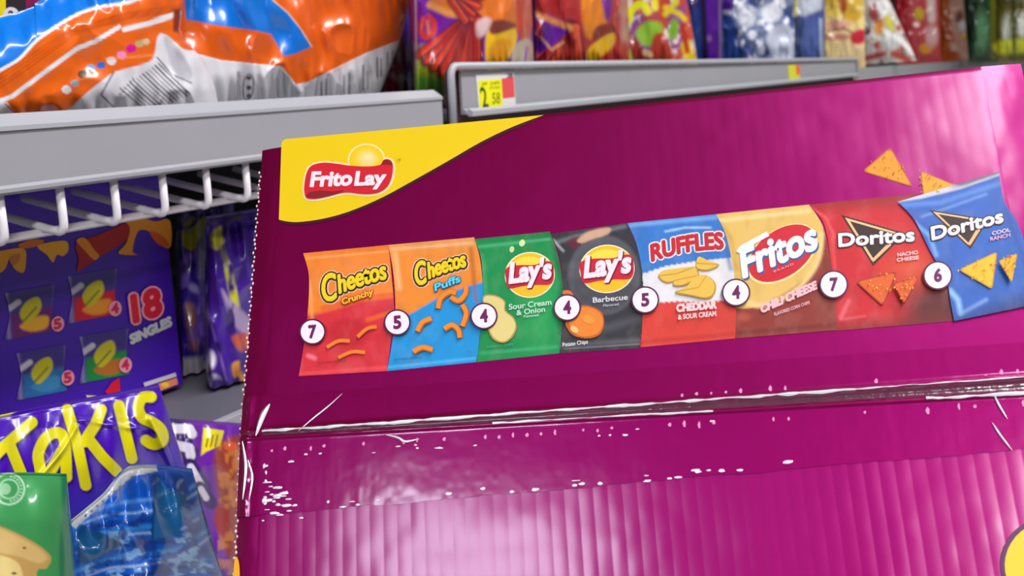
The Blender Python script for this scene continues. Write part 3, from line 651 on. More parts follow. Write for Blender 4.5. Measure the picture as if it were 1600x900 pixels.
# next bay: rail inside a bent tube frame
o2 = (1.1, D, 1.41)
sh2 = thing('tray_shelf', o2, 'grey tray shelf with a round tube frame behind the carton, holding the purple bags', 'shelf')
x0, x1 = 1.108, 4.0; zt, zb = 1.468, 1.395
fr = [(x0, D, zb)] + [(x0, D, zt - 0.012)] + [(x0 + 0.012 * (1 - math.cos(a)), D, zt - 0.012 + 0.012 * math.sin(a)) for a in (0.4, 0.8, 1.2)] + [(x0 + 0.012, D, zt), (x1, D, zt), (x1, D, zb)]
part('frame_tube', tube_mesh('frame_tube', [np.array(p) - o2 for p in fr], 0.0045, 10), sh2, m_rim)
part('price_rail', prism_x('price_rail', x0 + 0.03, x1 - 0.004, [(D - 0.001, 1.412), (D - 0.001, 1.4165), (D + 0.003, 1.4185), (D + 0.003, 1.463), (D + 0.006, 1.463), (D + 0.006, 1.412)], o2), sh2, m_steel)
part('rail_lip', prism_x('rail_lip', x0 + 0.035, x1 - 0.004, [(D - 0.007, 1.4095), (D - 0.0075, 1.4155), (D - 0.001, 1.4185), (D - 0.001, 1.4095)], o2), sh2, m_rim)
part('deck', prism_x('deck', x0, x1, [(D + 0.012, 1.392), (D + 0.60, 1.392), (D + 0.60, 1.396), (D + 0.012, 1.396)], o2), sh2, m_dark)  # deck darkened to imitate the shaded slit under the rail
o3 = (4.1, D, 1.39)
sh3 = thing('plain_shelf', o3, 'plain grey shelf at the far end of the aisle, beyond the tray shelf', 'shelf')
part('price_rail', prism_x('price_rail', 4.02, 11.5, [(D, 1.385), (D, 1.437), (D + 0.006, 1.437), (D + 0.006, 1.385)], o3), sh3, m_steel)
part('deck', prism_x('deck', 4.02, 11.5, [(D + 0.007, 1.392), (D + 0.60, 1.392), (D + 0.60, 1.396), (D + 0.007, 1.396)], o3), sh3, m_board)
# shelf below, under the purple box
YB = 0.73
zb1 = float(hy(280, 604, YB)[2]); o4 = (0.5, D, zb1)
sh4 = thing('steel_shelf', o4, 'grey steel shelf under the purple variety box', 'shelf')
part('deck', abox('deck', 0.0, 1.7, D + 0.012, D + 0.60, zb1 - 0.012, zb1 - 0.004, 0, o4), sh4, mat('dark_deck', (84, 84, 92), rough=0.5, noise=0.06))
part('front_rail', abox('front_rail', 0.0, 1.7, D + 0.002, D + 0.011, zb1 - 0.05, zb1 - 0.003, 0.001, o4), sh4, m_steel)
zb2 = 0.93; o5 = (0.5, 0.45, zb2)
sh5 = thing('plinth_shelf', o5, 'low base shelf carrying the bags at the bottom left', 'shelf')
part('deck', abox('deck', 0.0, 1.7, 0.425, D + 0.60, zb2 - 0.03, zb2 - 0.0005, 0.002, o5), sh5, m_board)
part('kick_panel', abox('kick_panel', 0.0, 1.7, 0.46, 0.47, 0.0, zb2 - 0.031, 0, o5), sh5, m_steel)
for k in range(2):
    up_ = abox('upright', 1.085 + 4.0 * k - 0.9 * k, 1.105 + 3.1 * k, D + 0.602, D + 0.618, 0, 2.25); o = tag(link('shelf_upright', up_, None, m_steel), ('near' if k == 0 else 'far') + ' grey steel shelf upright behind the bags', 'upright')
part('rail_gap_shade', abox('rail_gap_shade', x0 + 0.006, x1 - 0.004, D + 0.009, D + 0.0115, 1.3925, 1.462, 0, o2), sh2, mat('maroon_gap_shade', (58, 30, 38), rough=0.7, noise=0.1))  # added dark sheet standing in for the shaded gap around the rail
# price tags
def flat_to(Y):
    def f(x, y, h):
        P = hy(x, y, Y); P[:, 1] -= h; return P
    return f
q = Print(flat_to(D + 0.0028), base=0.0003)
q.poly([(743, 117), (802, 113), (806, 167), (748, 176)], (206, 206, 204)); q.poly([(746, 126), (783, 123), (786, 170), (750, 174)], (222, 222, 14)); q.poly([(783, 123), (802, 119), (804, 152), (785, 154)], (206, 74, 76))
q.text('2', (754, 168), (763, 167), 32, (60, 70, 20), 0.02, -0.12); q.text('58', (769, 162), (781, 161), 17, (110, 116, 20), 0.01)
q.text('AM', (752, 134), (760, 133), 5, (60, 70, 20)); q.text('CHIPS', (765, 133), (780, 131), 4.5, (110, 116, 20)); q.text('10 OZ', (765, 139), (780, 138), 4, (110, 116, 20)); q.text('28', (792, 121), (800, 120), 6, (60, 50, 50), 0.02)
o = q.build('price_tag', None, m_card); tag(o, 'yellow and red price tag on the grey rail, nearest the camera', 'price tag', 'price tags on the grey rail')
q = Print(flat_to(D + 0.0028), base=0.0003); q.poly([(1231, 102), (1249, 101), (1250, 127), (1233, 129)], (200, 200, 30)); q.poly([(1243, 102), (1249, 101), (1250, 116), (1244, 117)], (214, 90, 70))
o = q.build('price_tag', None, m_card); tag(o, 'small yellow price tag far along the grey rail', 'price tag', 'price tags on the grey rail')
# ------------------------------------------------------------------ snack bags
def samp(e, n):
    e = np.array(e, float); L = np.r_[0, np.cumsum(np.hypot(*np.diff(e, axis=0).T))]; t = np.linspace(0, L[-1], n)
    return np.stack([np.interp(t, L, e[:, 0]), np.interp(t, L, e[:, 1])], 1)
def pillow(name, label, cat, top, bot, paint, Y=None, P=None, N=None, T=0.03, wr=0.004, seed=0, step=1.7, seal=(0.06, 0.06), dirn=None, bow=0.0, group=None, zmin=-9, flat=0.5, rs=None, ridges=()):
    """a filled film bag: outline between a top and a bottom edge, on a plane of its own, puffed both ways"""
    tl, bl_ = smooth_curve(top, 6), smooth_curve(bot, 6)
    wpx = max(np.hypot(tl[-1][0] - tl[0][0], tl[-1][1] - tl[0][1]), np.hypot(bl_[-1][0] - bl_[0][0], bl_[-1][1] - bl_[0][1])); hpx = np.hypot(tl[0][0] - bl_[0][0], tl[0][1] - bl_[0][1])
    nu = int(max(16, wpx / step)); nv = int(max(16, hpx / step))
    a, b = samp(tl, nu), samp(bl_, nu)
    s = np.linspace(0, 1, nu)[None, :]; t = np.linspace(0, 1, nv)[:, None]
    g = a[None] * (1 - t[..., None]) + b[None] * t[..., None]
    g[..., 0] += bow * wpx * np.sin(math.pi * t) ** 1.0 * (2 * s - 1)
    if rs: g[..., 0] += np.interp(t, [r[0] for r in rs], [r[1] for r in rs]) * s ** 3
    X, Yp = g[..., 0], g[..., 1]
    if N is None: N = (0, -1, 0); P = (0, Y, 0)
    N = nrm(N); W = hit(X, Yp, P, N); W[..., 2] = np.maximum(W[..., 2], zmin)
    cen = W[nv // 2, nu // 2]; ex = nrm(np.cross((0, 0, 1), N)); qx = (W - cen) @ ex; qz = W[..., 2] - cen[2]
    sm = lambda x, e: np.clip(x / e, 0, 1) ** 2 * (3 - 2 * np.clip(x / e, 0, 1))
    body = np.clip((4 * s * (1 - s)), 0, 1) ** flat * np.sqrt(np.clip(sm(t - seal[0] * 0.6, 0.28) * sm(1 - t - seal[1] * 0.6, 0.28), 0, 1))
    k1, k2 = (18, 7) if dirn is None else dirn
    wq = fbm(qx * k1 / 0.5 + seed * 3.1, qz * k2 / 0.5 + 0.6 * qx * k1, seed); rid = 1 - np.abs(2 * fbm(qx * k1 * 1.3 + 5 + 0.4 * wq, qz * k2 * 1.3 + seed, seed + 9) - 1) * 1.6
    near = np.exp(-((t - seal[0]) / 0.22) ** 2) + np.exp(-((1 - t - seal[1]) / 0.22) ** 2)
    pl = np.sin(qx * 300 + 4 * wq) * near * 0.35
    z = T * body * (0.85 + 0.3 * fbm(qx * 9, qz * 9, seed + 4)) + wr * (rid - 0.5 + pl) * np.clip(body * 2.5, 0, 1)
    crimp = (((t < seal[0]) | (t > 1 - seal[1])) * np.sin(t * hpx * 1.1)) * 0.0004
    z = z + crimp
    for pts, hh, ww in ridges:
        dd, _ = sdist(X, Yp, smooth_curve(pts, 4), False); z = z + hh * np.exp(-(dd / ww) ** 2)
    d_ = ray(X, Yp); Vf = C + d_ * (((np.asarray(P) - C) @ N + z) / (d_ @ N))[..., None]; Vf[..., 2] = np.maximum(Vf[..., 2], zmin)
    nb, mb = 14, 14; ib = np.linspace(0, nv - 1, nb).astype(int); jb = np.linspace(0, nu - 1, mb).astype(int)
    Vb = W[np.ix_(ib, jb)] - N * (T * 0.8 * body[np.ix_(ib, jb)])[..., None]
    V = np.concatenate([Vf.reshape(-1, 3), Vb.reshape(-1, 3)])
    col = paint(X.ravel(), Yp.ravel()); cb = paint(X[np.ix_(ib, jb)].ravel(), Yp[np.ix_(ib, jb)].ravel())
    nm = Vf[1, 1] - Vf[0, 0]; fl = np.dot(np.cross(W[1, 0] - W[0, 0], W[0, 1] - W[0, 0]), N) < 0
    Fc = np.concatenate([grid_faces(nv, nu, 0, fl), grid_faces(nb, mb, nu * nv, not fl)])
    org = np.array([V[:, 0].mean(), V[:, 1].mean(), V[:, 2].min()])
    o = link(name, mesh_np(name, V - org, Fc, np.concatenate([col, cb])), None, m_film); o.location = org
    return tag(o, label, cat, group or 'snack bags on the shelves')

# --- upper shelf, left: the big orange bags seen from the back
def pA(X, Y):
    p = Paint(X, Y, (226, 98, 10))
    for k in range(4): p.line([(-20, 130 + k * 7), (60, 78 + k * 6), (120, 40 + k * 4), (200, 20 + k * 3), (292, 6 + k * 3)], 2.2, (186, 70, 8), 2, 0.7)
    p.poly([(-160, 30), (0, -30), (60, -60), (110, -90), (320, -90), (225, -4), (150, 12), (110, 27), (60, 62), (28, 92), (0, 110), (-80, 160)], (12, 116, 212), 1.5)
    p.line(smooth_curve([(-80, 160), (0, 110), (30, 92), (60, 61), (110, 28), (150, 12), (200, 4), (230, -8)], 4), 5, (226, 232, 240), 1.5)
    p.line([(-20, 168), (0, 158), (20, 150), (60, 120), (90, 98), (120, 76), (150, 64), (186, 42)], 7, (226, 226, 226), 1.5); p.line([(195, 46), (235, 36), (280, 20)], 9, (226, 226, 226), 1.5)
    p.poly([(270, 14), (284, 12), (280, 52), (270, 50)], (130, 44, 4), 3, 0.7)
    for x, y, r, c in ((104, 140, 7.5, (222, 222, 222)), (117, 130, 7, (156, 156, 158)), (129, 116, 7.5, (70, 46, 20)), (142, 106, 7, (130, 160, 206)), (158, 102, 7, (50, 110, 190)), (174, 95, 7.5, (224, 220, 224)), (190, 86, 7.5, (240, 140, 196)), (205, 76, 8, (212, 10, 140)), (218, 68, 7, (196, 168, 110)), (228, 65, 6, (206, 190, 140))): p.ell(x, y, r, r * 0.85, c)
    p.blob([(100, 182), (128, 152), (152, 132), (178, 113), (210, 104), (238, 92), (246, 58), (256, 53), (274, 66), (290, 78), (330, 90), (340, 220), (90, 220)], (222, 222, 226), 2)
    p.blob([(256, 60), (264, 58), (284, 84), (300, 112), (296, 126), (272, 112), (262, 84)], (186, 186, 192), 5)  # soft grey shading painted into the white panel
    p.line([(178, 112), (158, 148), (182, 172)], 2.4, (90, 90, 94), 1.5); p.line([(246, 90), (268, 116), (300, 130)], 2.4, (110, 110, 114), 1.5)
    for i in range(13): p.line([(188 + i * 5, 138 - i * 3.2), (206 + i * 5, 154 - i * 3), (232 + i * 5.4, 176 - i * 2.4)], (2.6, 1.5, 2.0, 3.2)[i % 4], (110, 110, 112), 1.2, 0.9)
    for i in range(6): p.ell(188 + i * 4, 148 - i * 5, 2, 1.6, (120, 120, 124))
    p.poly([(-40, 160), (0, 156), (12, 160), (26, 182), (-40, 190)], (224, 220, 222), 2); p.line([(8, 162), (26, 180)], 2, (206, 60, 40), 1.5)
    p.line([(165, 92), (195, 90), (238, 86)], 3, (246, 150, 80), 3, 0.7)
    return p.c
pillow('orange_snack_bag', 'orange bag with blue corner, dotted colour strip and barcode, on the left shelf', 'snack bag', [(-130, 60), (40, 15), (75, -4), (300, -80)], [(-130, 225), (100, 207), (346, 193)], pA, rs=[(0, 0), (0.3, -28), (0.45, -40), (0.52, -36), (0.62, -14), (0.8, 0)], zmin=1.415, Y=D + 0.062, T=0.022, wr=0.007, seed=3, dirn=(12, 14), seal=(0.02, 0.03))
def pB(X, Y):
    p = Paint(X, Y, (222, 92, 8))
    p.poly([(286, -60), (290, 30), (330, 38), (400, 48), (424, 53), (434, 72), (444, 88), (462, 84), (487, 73), (470, 45), (450, 20), (426, 0), (400, -60)], (10, 112, 206), 1.5)
    p.line([(426, 0), (450, 20), (470, 45), (487, 73)], 2.2, (230, 190, 150), 1.5, 0.8)
    p.poly([(270, 82), (300, 83), (345, 95), (400, 100), (440, 105), (452, 118), (462, 133), (480, 130), (530, 108), (572, 84), (650, 55), (640, 220), (270, 230)], (216, 216, 218), 1.6)
    p.line([(300, 83), (345, 95), (440, 105), (462, 133), (480, 130), (572, 84), (640, 58)], 2.5, (236, 230, 226), 1.5)
    rnd = random.Random(2)
    for x in (371, 374): 
        for y in range(112, 156, 3): p.line([(x, y), (x + 0.6, y + rnd.uniform(1, 2.4))], 1.6, (90, 90, 94), 1)
    p.ell(388, 136, 9, 21, (80, 80, 84), 0.1, 1.2); p.ell(388, 136, 7, 19, (214, 214, 216), 0.1, 1.2)
    for y in (122, 137, 150): p.ell(389, y, 4, 3.4, (70, 70, 74))
    for x0, x1, y0, y1 in ((402, 413, 114, 156), (425, 438, 116, 156)):
        for x in np.arange(x0, x1, 2.6): p.line([(x, y0 + rnd.uniform(0, 8)), (x + 1, y1)], 1.3, (150, 150, 154), 1.2, 0.8)
    p.blob([(441, 110), (458, 130), (470, 146), (446, 152)], (160, 168, 172), 3, 0.8)
    for x, y0, y1, c in ((503, 128, 150, 60), (510, 124, 150, 90), (538, 118, 150, 120), (546, 114, 148, 110), (568, 102, 142, 60), (575, 112, 140, 130), (590, 90, 120, 60), (596, 92, 118, 90), (606, 82, 104, 120), (614, 80, 96, 110)): 
        for y in np.arange(y0, y1, 4.0): p.line([(x, y), (x - 1, y + 2.4)], 2.6, (c, c, c + 4), 1.2, 0.8)
    return p.c
pillow('orange_snack_bag', 'large glossy orange bag with a blue patch and white panel, beside the tray shelf', 'snack bag', [(268, -70), (430, -90), (652, -70)], [(284, 196), (440, 190), (582, 172)], pB, zmin=1.424, Y=D + 0.118, T=0.034, wr=0.013, seed=21, dirn=(10, 8), seal=(0.02, 0.02), bow=0.03)
# carton corner at the far upper left
q = Print(flat_to(D + 0.13), base=0.0)
q.poly([(-60, -60), (9, -60), (9, 80), (-60, 80)], (212, 196, 10)); q.poly([(9, -60), (40, -60), (40, 80), (9, 80)], (34, 28, 32)); q.poly([(40, -60), (110, -60), (110, 80), (40, 80)], (120, 8, 64))
q.ell(17, 24, 12.5, 13, (206, 202, 204)); q.text('2', (13, 32), (21, 31.5), 15, (60, 40, 50), 0.03)
cb = thing('variety_carton', tuple(hy(20, 60, D + 0.15)), 'yellow, black and magenta carton corner with a round white number badge, top left', 'carton')
c_a, c_b, c_c = hy(-60, 80, D + 0.131), hy(110, 80, D + 0.131), hy(110, -60, D + 0.131)
me = abox('carton_body', c_a[0], c_b[0], D + 0.131, D + 0.30, min(c_a[2], c_b[2]) , c_c[2], 0.002, cb.location); link('carton_body', me, cb, mat('dull_magenta_card', (120, 8, 64), rough=0.5, noise=0.04))
o = q.build('printed_panel', None, m_card); o.data.transform(Matrix.Translation(-Vector(cb.location))); o.parent = cb

# --- purple and maroon bag between the shelves
def pM(X, Y):
    p = Paint(X, Y, (92, 6, 30)); p.poly([(628, -90), (662, -90), (662, 200), (634, 200)], (64, 14, 130), 2); p.line([(650, -60), (655, 180)], 2, (170, 140, 190), 1.5); p.line([(634, 74), (635, 100)], 2, (150, 110, 190), 1.5)
    p.line([(606, 100), (614, 103)], 3, (190, 70, 90), 2); return p.c
pillow('purple_snack_bag', 'maroon bag with a purple edge between the orange bag and the purple bags', 'snack bag', [(560, -70), (656, -70)], [(556, 168), (654, 164)], pM, zmin=1.428, Y=D + 0.168, T=0.02, wr=0.002, seed=5, flat=0.3)

# --- tray shelf bags
def fan(p, apex, a0, a1, r, n, cols, wd=8):
    for i in range(n):
        a = a0 + (a1 - a0) * i / (n - 1); e = (apex[0] + r * math.cos(a), apex[1] + r * math.sin(a)); q0 = (apex[0] + 12 * math.cos(a), apex[1] + 12 * math.sin(a))
        p.line([q0, e], wd + 5, (96, 16, 40), 5, 0.8); p.line([q0, e], wd * 0.8, cols[i % len(cols)], 3)
        p.line([(q0[0] + 2, q0[1]), (e[0] + 3, e[1])], 1.6, (240, 130, 90), 2, 0.6)
def pD1(X, Y):
    p = Paint(X, Y, (108, 20, 146)); p.line([(648, -60), (652, 160)], 3, (190, 170, 200), 2)
    p.poly([(652, 72), (690, 70), (700, 160), (640, 160)], (150, 170, 30), 12); p.poly([(652, 118), (692, 124), (690, 160), (645, 160)], (96, 160, 50), 8)
    p.line(smooth_curve([(662, 30), (658, 44), (664, 58), (676, 52), (678, 36), (670, 26)], 5), 9, (196, 50, 34), 4); p.line([(668, 34), (670, 52)], 5, (226, 110, 60), 4)
    p.poly([(668, -60), (830, -60), (830, 40), (800, 50), (738, 28), (700, 26), (672, 10)], (214, 110, 30), 8); fan(p, (745, 18), 2.5, 1.55, 112, 8, [(196, 44, 30), (178, 34, 30), (206, 62, 36)], 13)
    p.line([(672, 8), (700, 20), (736, 26)], 10, (226, 150, 70), 6); fan(p, (700, -10), 0.1, 1.0, 50, 4, [(176, 26, 34), (196, 44, 34)], 12)
    p.blob([(762, 46), (800, 42), (808, 60), (796, 90), (770, 120), (760, 110)], (232, 184, 16), 4); p.blob([(766, 72), (790, 60), (800, 70), (784, 98), (764, 110)], (226, 150, 14), 6); p.blob([(764, 40), (780, 30), (806, 38), (798, 46), (770, 54)], (120, 50, 40), 5)
    p.blob([(806, -40), (826, -40), (830, 50), (816, 64), (808, 40)], (186, 66, 44), 6); p.blob([(804, 72), (830, 64), (832, 120), (800, 120)], (186, 170, 150), 5); p.line([(824, 74), (820, 100)], 4, (130, 70, 170), 3)
    p.blob([(744, 36), (760, 26), (768, 34), (758, 54), (746, 58)], (226, 190, 190), 5, 0.8)
    return p.c
pillow('purple_snack_bag', 'purple bag with red fanned chips and a lemon, above the nearest price tag', 'snack bag', [(636, -80), (735, -95), (828, -80)], [(650, 172), (740, 166), (836, 152)], pD1, zmin=1.397, Y=D + 0.07, T=0.035, wr=0.012, seed=8, dirn=(9, 6), seal=(0.02, 0.02))
def pD2(X, Y):
    p = Paint(X, Y, (96, 20, 140)); p.poly([(828, -60), (1000, -60), (1000, 120), (940, 110), (900, 80), (890, 40), (860, 24), (828, 26)], (170, 40, 40), 10)
    fan(p, (900, 30), 2.4, 1.5, 90, 6, [(186, 50, 36), (170, 36, 34), (206, 72, 40)], 13); p.poly([(836, 26), (866, 38), (890, 48), (870, 66), (840, 86)], (98, 24, 150), 4); p.line([(840, 52), (862, 78), (880, 66)], 4, (236, 170, 130), 3, 0.8)
    p.line([(836, 22), (868, 34), (892, 44)], 9, (224, 140, 70), 6); p.blob([(908, -60), (944, -60), (950, 30), (936, 50), (924, 62), (912, 40)], (226, 130, 20), 8); p.blob([(920, 76), (944, 56), (960, 52), (958, 72), (936, 90), (918, 96)], (228, 176, 14), 4)
    p.blob([(930, 44), (952, 36), (964, 46), (944, 56), (926, 66)], (130, 40, 30), 5); p.blob([(934, -60), (952, -60), (956, 10), (946, 30)], (110, 24, 130), 5); p.line([(972, -40), (976, 60)], 10, (196, 150, 150), 8, 0.7)
    p.poly([(828, -60), (836, -60), (838, 120), (828, 120)], (40, 14, 80), 3); p.ell(842, 45, 6, 16, (150, 30, 40), 0, 5)
    return p.c
pillow('purple_snack_bag', 'second purple bag with red chips and a yellow wedge, right of the lemon bag', 'snack bag', [(826, -80), (900, -92), (980, -80)], [(834, 150), (905, 146), (984, 138)], pD2, zmin=1.397, Y=D + 0.13, T=0.03, wr=0.013, seed=14, dirn=(9, 6), seal=(0.02, 0.02))
def face(px, Y, a): return hy(px, 90, Y), (-math.sin(math.radians(a)), -math.cos(math.radians(a)), 0)
def pD3(X, Y):
    p = Paint(X, Y, (130, 70, 130)); p.blotch(22, 30, 0.5, (190, 70, 44), 0.2, 3); p.blotch(12, 16, 0.62, (226, 200, 200), 0.1, 13)
    p.line(smooth_curve([(982, 32), (988, 14), (1004, 6), (1012, 18)], 5), 12, (216, 216, 24), 4); p.line([(1020, -40), (1024, 12)], 10, (216, 210, 40), 4); p.line([(1040, 22), (1056, 4), (1052, -30)], 9, (206, 200, 30), 4)
    p.blob([(994, 50), (1010, 34), (1032, 36), (1034, 52), (1014, 72), (1000, 66)], (140, 186, 50), 6); p.ell(1052, 46, 8, 16, (120, 176, 30), 0.2, 5); p.line([(1040, 12), (1062, 22), (1070, 30)], 8, (226, 190, 30), 5)
    p.blob([(984, 50), (1000, 70), (1016, 92), (1000, 98), (984, 80)], (150, 46, 36), 5); p.blob([(1020, 60), (1034, 52), (1050, 80), (1040, 98), (1020, 96)], (176, 60, 40), 5); p.line([(1072, 70), (1090, 120)], 16, (232, 206, 10), 6); p.line([(980, 78), (990, 110)], 8, (190, 200, 30), 5); p.ell(1012, 84, 8, 5, (236, 200, 150), 0.5, 4); p.line([(1066, 40), (1074, 80)], 9, (170, 44, 30), 5)
    return p.c
P_, N_ = face(1030, D + 0.14, 30)
pillow('snack_bag', 'bag with yellow lettering, limes and red chips beside the dark blue bag', 'snack bag', [(972, -80), (1060, -80)], [(976, 138), (1096, 130)], pD3, P=P_, N=N_, zmin=1.397, T=0.03, wr=0.012, seed=31, dirn=(8, 6), seal=(0.02, 0.02), step=1.9)
def pD4(X, Y):
    p = Paint(X, Y, (36, 20, 90)); p.poly([(1074, 20), (1092, 10), (1104, 140), (1086, 140)], (24, 52, 120), 5); p.poly([(1100, -80), (1120, -80), (1122, 140), (1106, 140)], (76, 14, 130), 4); p.line([(1124, -40), (1126, 140)], 2, (150, 110, 170), 2); p.ell(1108, 60, 4, 5, (130, 90, 160), 0, 3); p.poly([(1094, -80), (1100, -80), (1106, 100), (1098, 100)], (16, 12, 40), 4)
    return p.c
P_, N_ = face(1100, D + 0.20, 40)
pillow('snack_bag', 'narrow dark blue and purple bag left of the silvery bag', 'snack bag', [(1064, -80), (1128, -80)], [(1078, 132), (1130, 130)], pD4, zmin=1.397, P=P_, N=N_, T=0.025, wr=0.006, seed=33, step=1.9, seal=(0.02, 0.02))
def pD5(X, Y):
    p = Paint(X, Y, (120, 134, 170)); p.blotch(14, 18, 0.52, (240, 244, 250), 0.08, 6); p.blotch(12, 20, 0.58, (60, 76, 130), 0.08, 8); p.poly([(1120, 18), (1146, 22), (1156, 60), (1172, 140), (1120, 140)], (36, 66, 140), 8); p.poly([(1120, -80), (1150, -80), (1146, 18), (1120, 16)], (76, 24, 140), 6)
    p.ell(1168, 26, 14, 16, (226, 230, 240), 0.4, 8); p.ell(1205, 20, 16, 14, (232, 236, 242), 0, 8); p.blob([(1196, 60), (1216, 40), (1236, 46), (1238, 90), (1214, 92)], (206, 214, 230), 8)
    return p.c
P_, N_ = face(1182, D + 0.16, 50)
pillow('silver_snack_bag', 'crinkled silvery bag with a blue lower corner, middle of the tray shelf', 'snack bag', [(1124, -80), (1240, -80)], [(1122, 136), (1242, 132)], pD5, zmin=1.397, P=P_, N=N_, T=0.035, wr=0.022, seed=35, dirn=(9, 7), step=1.9, seal=(0.02, 0.02))
def pD5b(X, Y):
    p = Paint(X, Y, (66, 84, 142)); p.poly([(1230, -80), (1290, -80), (1284, 14), (1256, 26), (1244, 20)], (206, 212, 224), 6); p.line([(1238, -60), (1242, 22)], 8, (214, 210, 40), 3); p.line([(1246, 30), (1250, 90)], 5, (40, 60, 90), 4); p.ell(1264, 60, 14, 30, (86, 106, 170), 0, 10, 0.8); p.line([(1282, 30), (1284, 96)], 4, (170, 180, 206), 3)
    return p.c
P_, N_ = face(1264, D + 0.15, 55)
pillow('blue_snack_bag', 'slate blue bag with a silver top and thin yellow stripe, right of the silvery bag', 'snack bag', [(1236, -80), (1288, -80)], [(1240, 128), (1288, 126)], pD5b, zmin=1.397, P=P_, N=N_, T=0.03, wr=0.012, seed=37, step=1.9, seal=(0.02, 0.02))
def pD6(X, Y):
    p = Paint(X, Y, (214, 190, 140)); p.poly([(1270, -80), (1350, -80), (1350, 20), (1320, 30), (1290, 24)], (206, 170, 60), 8); p.blotch(10, 12, 0.56, (236, 214, 140), 0.15, 4); p.line([(1312, -60), (1318, 14)], 12, (176, 84, 30), 5); p.ell(1308, 40, 18, 9, (214, 150, 130), 0, 5); p.ell(1308, 58, 20, 5, (196, 120, 104), 0, 4); p.line([(1294, 48), (1318, 44), (1330, 50)], 3, (110, 60, 50), 2.5, 0.8); p.blob([(1330, 52), (1350, 46), (1350, 66), (1332, 68)], (196, 36, 60), 4); p.ell(1302, 20, 10, 6, (240, 210, 90), 0, 4); p.ell(1332, 24, 14, 10, (206, 160, 40), 0, 6)
    return p.c
P_, N_ = face(1316, D + 0.13, 60)
pillow('cream_snack_bag', 'cream and gold bag right of the slate blue bag', 'snack bag', [(1286, -80), (1350, -80)], [(1284, 124), (1352, 122)], pD6, zmin=1.397, P=P_, N=N_, T=0.03, wr=0.012, seed=39, step=1.9, seal=(0.02, 0.02))
def pD7(X, Y):
    p = Paint(X, Y, (206, 200, 192)); p.blotch(9, 11, 0.62, (120, 110, 100), 0.1, 19); p.blotch(12, 14, 0.6, (176, 60, 44), 0.15, 12); p.ell(1374, 42, 8, 12, (226, 150, 60), 0.3, 5); p.ell(1390, 36, 6, 14, (206, 200, 60), -0.4, 5); p.ell(1392, 66, 16, 12, (206, 210, 206), 0.3, 5); p.line([(1386, 50), (1410, 66), (1428, 84)], 8, (240, 238, 238), 4); p.line([(1350, 92), (1380, 84)], 9, (176, 40, 40), 5); p.line([(1396, 84), (1420, 94)], 10, (186, 60, 40), 5); p.ell(1366, 20, 8, 14, (156, 50, 40), 0, 5); p.ell(1352, 48, 7, 8, (60, 60, 64), 0, 4); p.ell(1380, 10, 10, 14, (226, 226, 226), 0, 6)
    return p.c
P_, N_ = face(1390, D + 0.02, 70)
pillow('white_snack_bag', 'white and red bag leaning at the end of the tray shelf', 'snack bag', [(1342, -40), (1372, -40)], [(1344, 101), (1432, 95)], pD7, zmin=1.44, P=P_ + np.array((0, -0.05, 0)), N=N_, T=0.04, wr=0.012, seed=41, step=1.9, seal=(0.02, 0.02))
def pD8(X, Y):
    p = Paint(X, Y, (160, 14, 30)); p.poly([(1416, -80), (1480, -80), (1480, 120), (1440, 120), (1424, 60)], (176, 60, 66), 8); p.ell(1436, 22, 8, 10, (190, 160, 30), 0, 4); p.ell(1432, 38, 5, 4, (236, 190, 190), 0, 3); p.ell(1446, 76, 10, 8, (206, 140, 20), 0, 4); p.line([(1452, -60), (1456, 30)], 12, (206, 186, 180), 6); p.ell(1456, 56, 10, 18, (196, 150, 150), 0, 6)
    return p.c
P_, N_ = face(1432, D + 0.20, 72)
pillow('red_snack_bag', 'red bag between the leaning white bag and the orange bag far down the aisle', 'snack bag', [(1396, -45), (1466, -45)], [(1402, 112), (1470, 110)], pD8, zmin=1.397, P=P_, N=N_, T=0.04, wr=0.012, seed=43, step=1.9, seal=(0.02, 0.02))
def pD9(X, Y):
    p = Paint(X, Y, (214, 160, 140)); p.poly([(1460, -80), (1482, -80), (1486, 40), (1508, 120), (1460, 120)], (206, 92, 14), 6); p.ell(1498, 26, 7, 10, (130, 60, 50), 0, 5); p.ell(1504, 40, 5, 8, (226, 226, 226), 0, 4); p.ell(1506, 58, 6, 5, (214, 160, 40), 0, 4); p.line([(1488, 70), (1512, 88)], 9, (236, 190, 160), 5); p.ell(1490, 76, 4, 4, (244, 210, 190), 0, 3)
    return p.c
P_, N_ = face(1496, D + 0.20, 76)
pillow('orange_snack_bag', 'small orange and pink bag far down the aisle, near the green bags', 'snack bag', [(1464, -45), (1500, -45)], [(1466, 104), (1530, 98)], pD9, zmin=1.397, P=P_, N=N_, T=0.05, wr=0.014, seed=45, step=1.9, seal=(0.02, 0.02))
def pD10(X, Y):
    p = Paint(X, Y, (24, 60, 30)); p.ell(1534, 50, 12, 30, (90, 150, 100), 0, 10); p.line([(1512, -40), (1520, 60)], 12, (14, 34, 20), 8); p.line([(1552, -40), (1552, 90)], 8, (110, 110, 10), 6); p.line([(1558, 74), (1572, 76)], 14, (206, 190, 20), 6)
    return p.c
P_ = C + ray(np.array([1535.]), np.array([60.]))[0] * 7.6; N_ = (-1, -0.2, 0)
pillow('green_snack_bag', 'dark green bag far down the aisle beside the small orange bag', 'snack bag', [(1502, -40), (1560, -40)], [(1514, 100), (1562, 97)], pD10, zmin=1.397, P=P_, N=N_, T=0.05, wr=0.012, seed=47, step=1.9, seal=(0.02, 0.02))
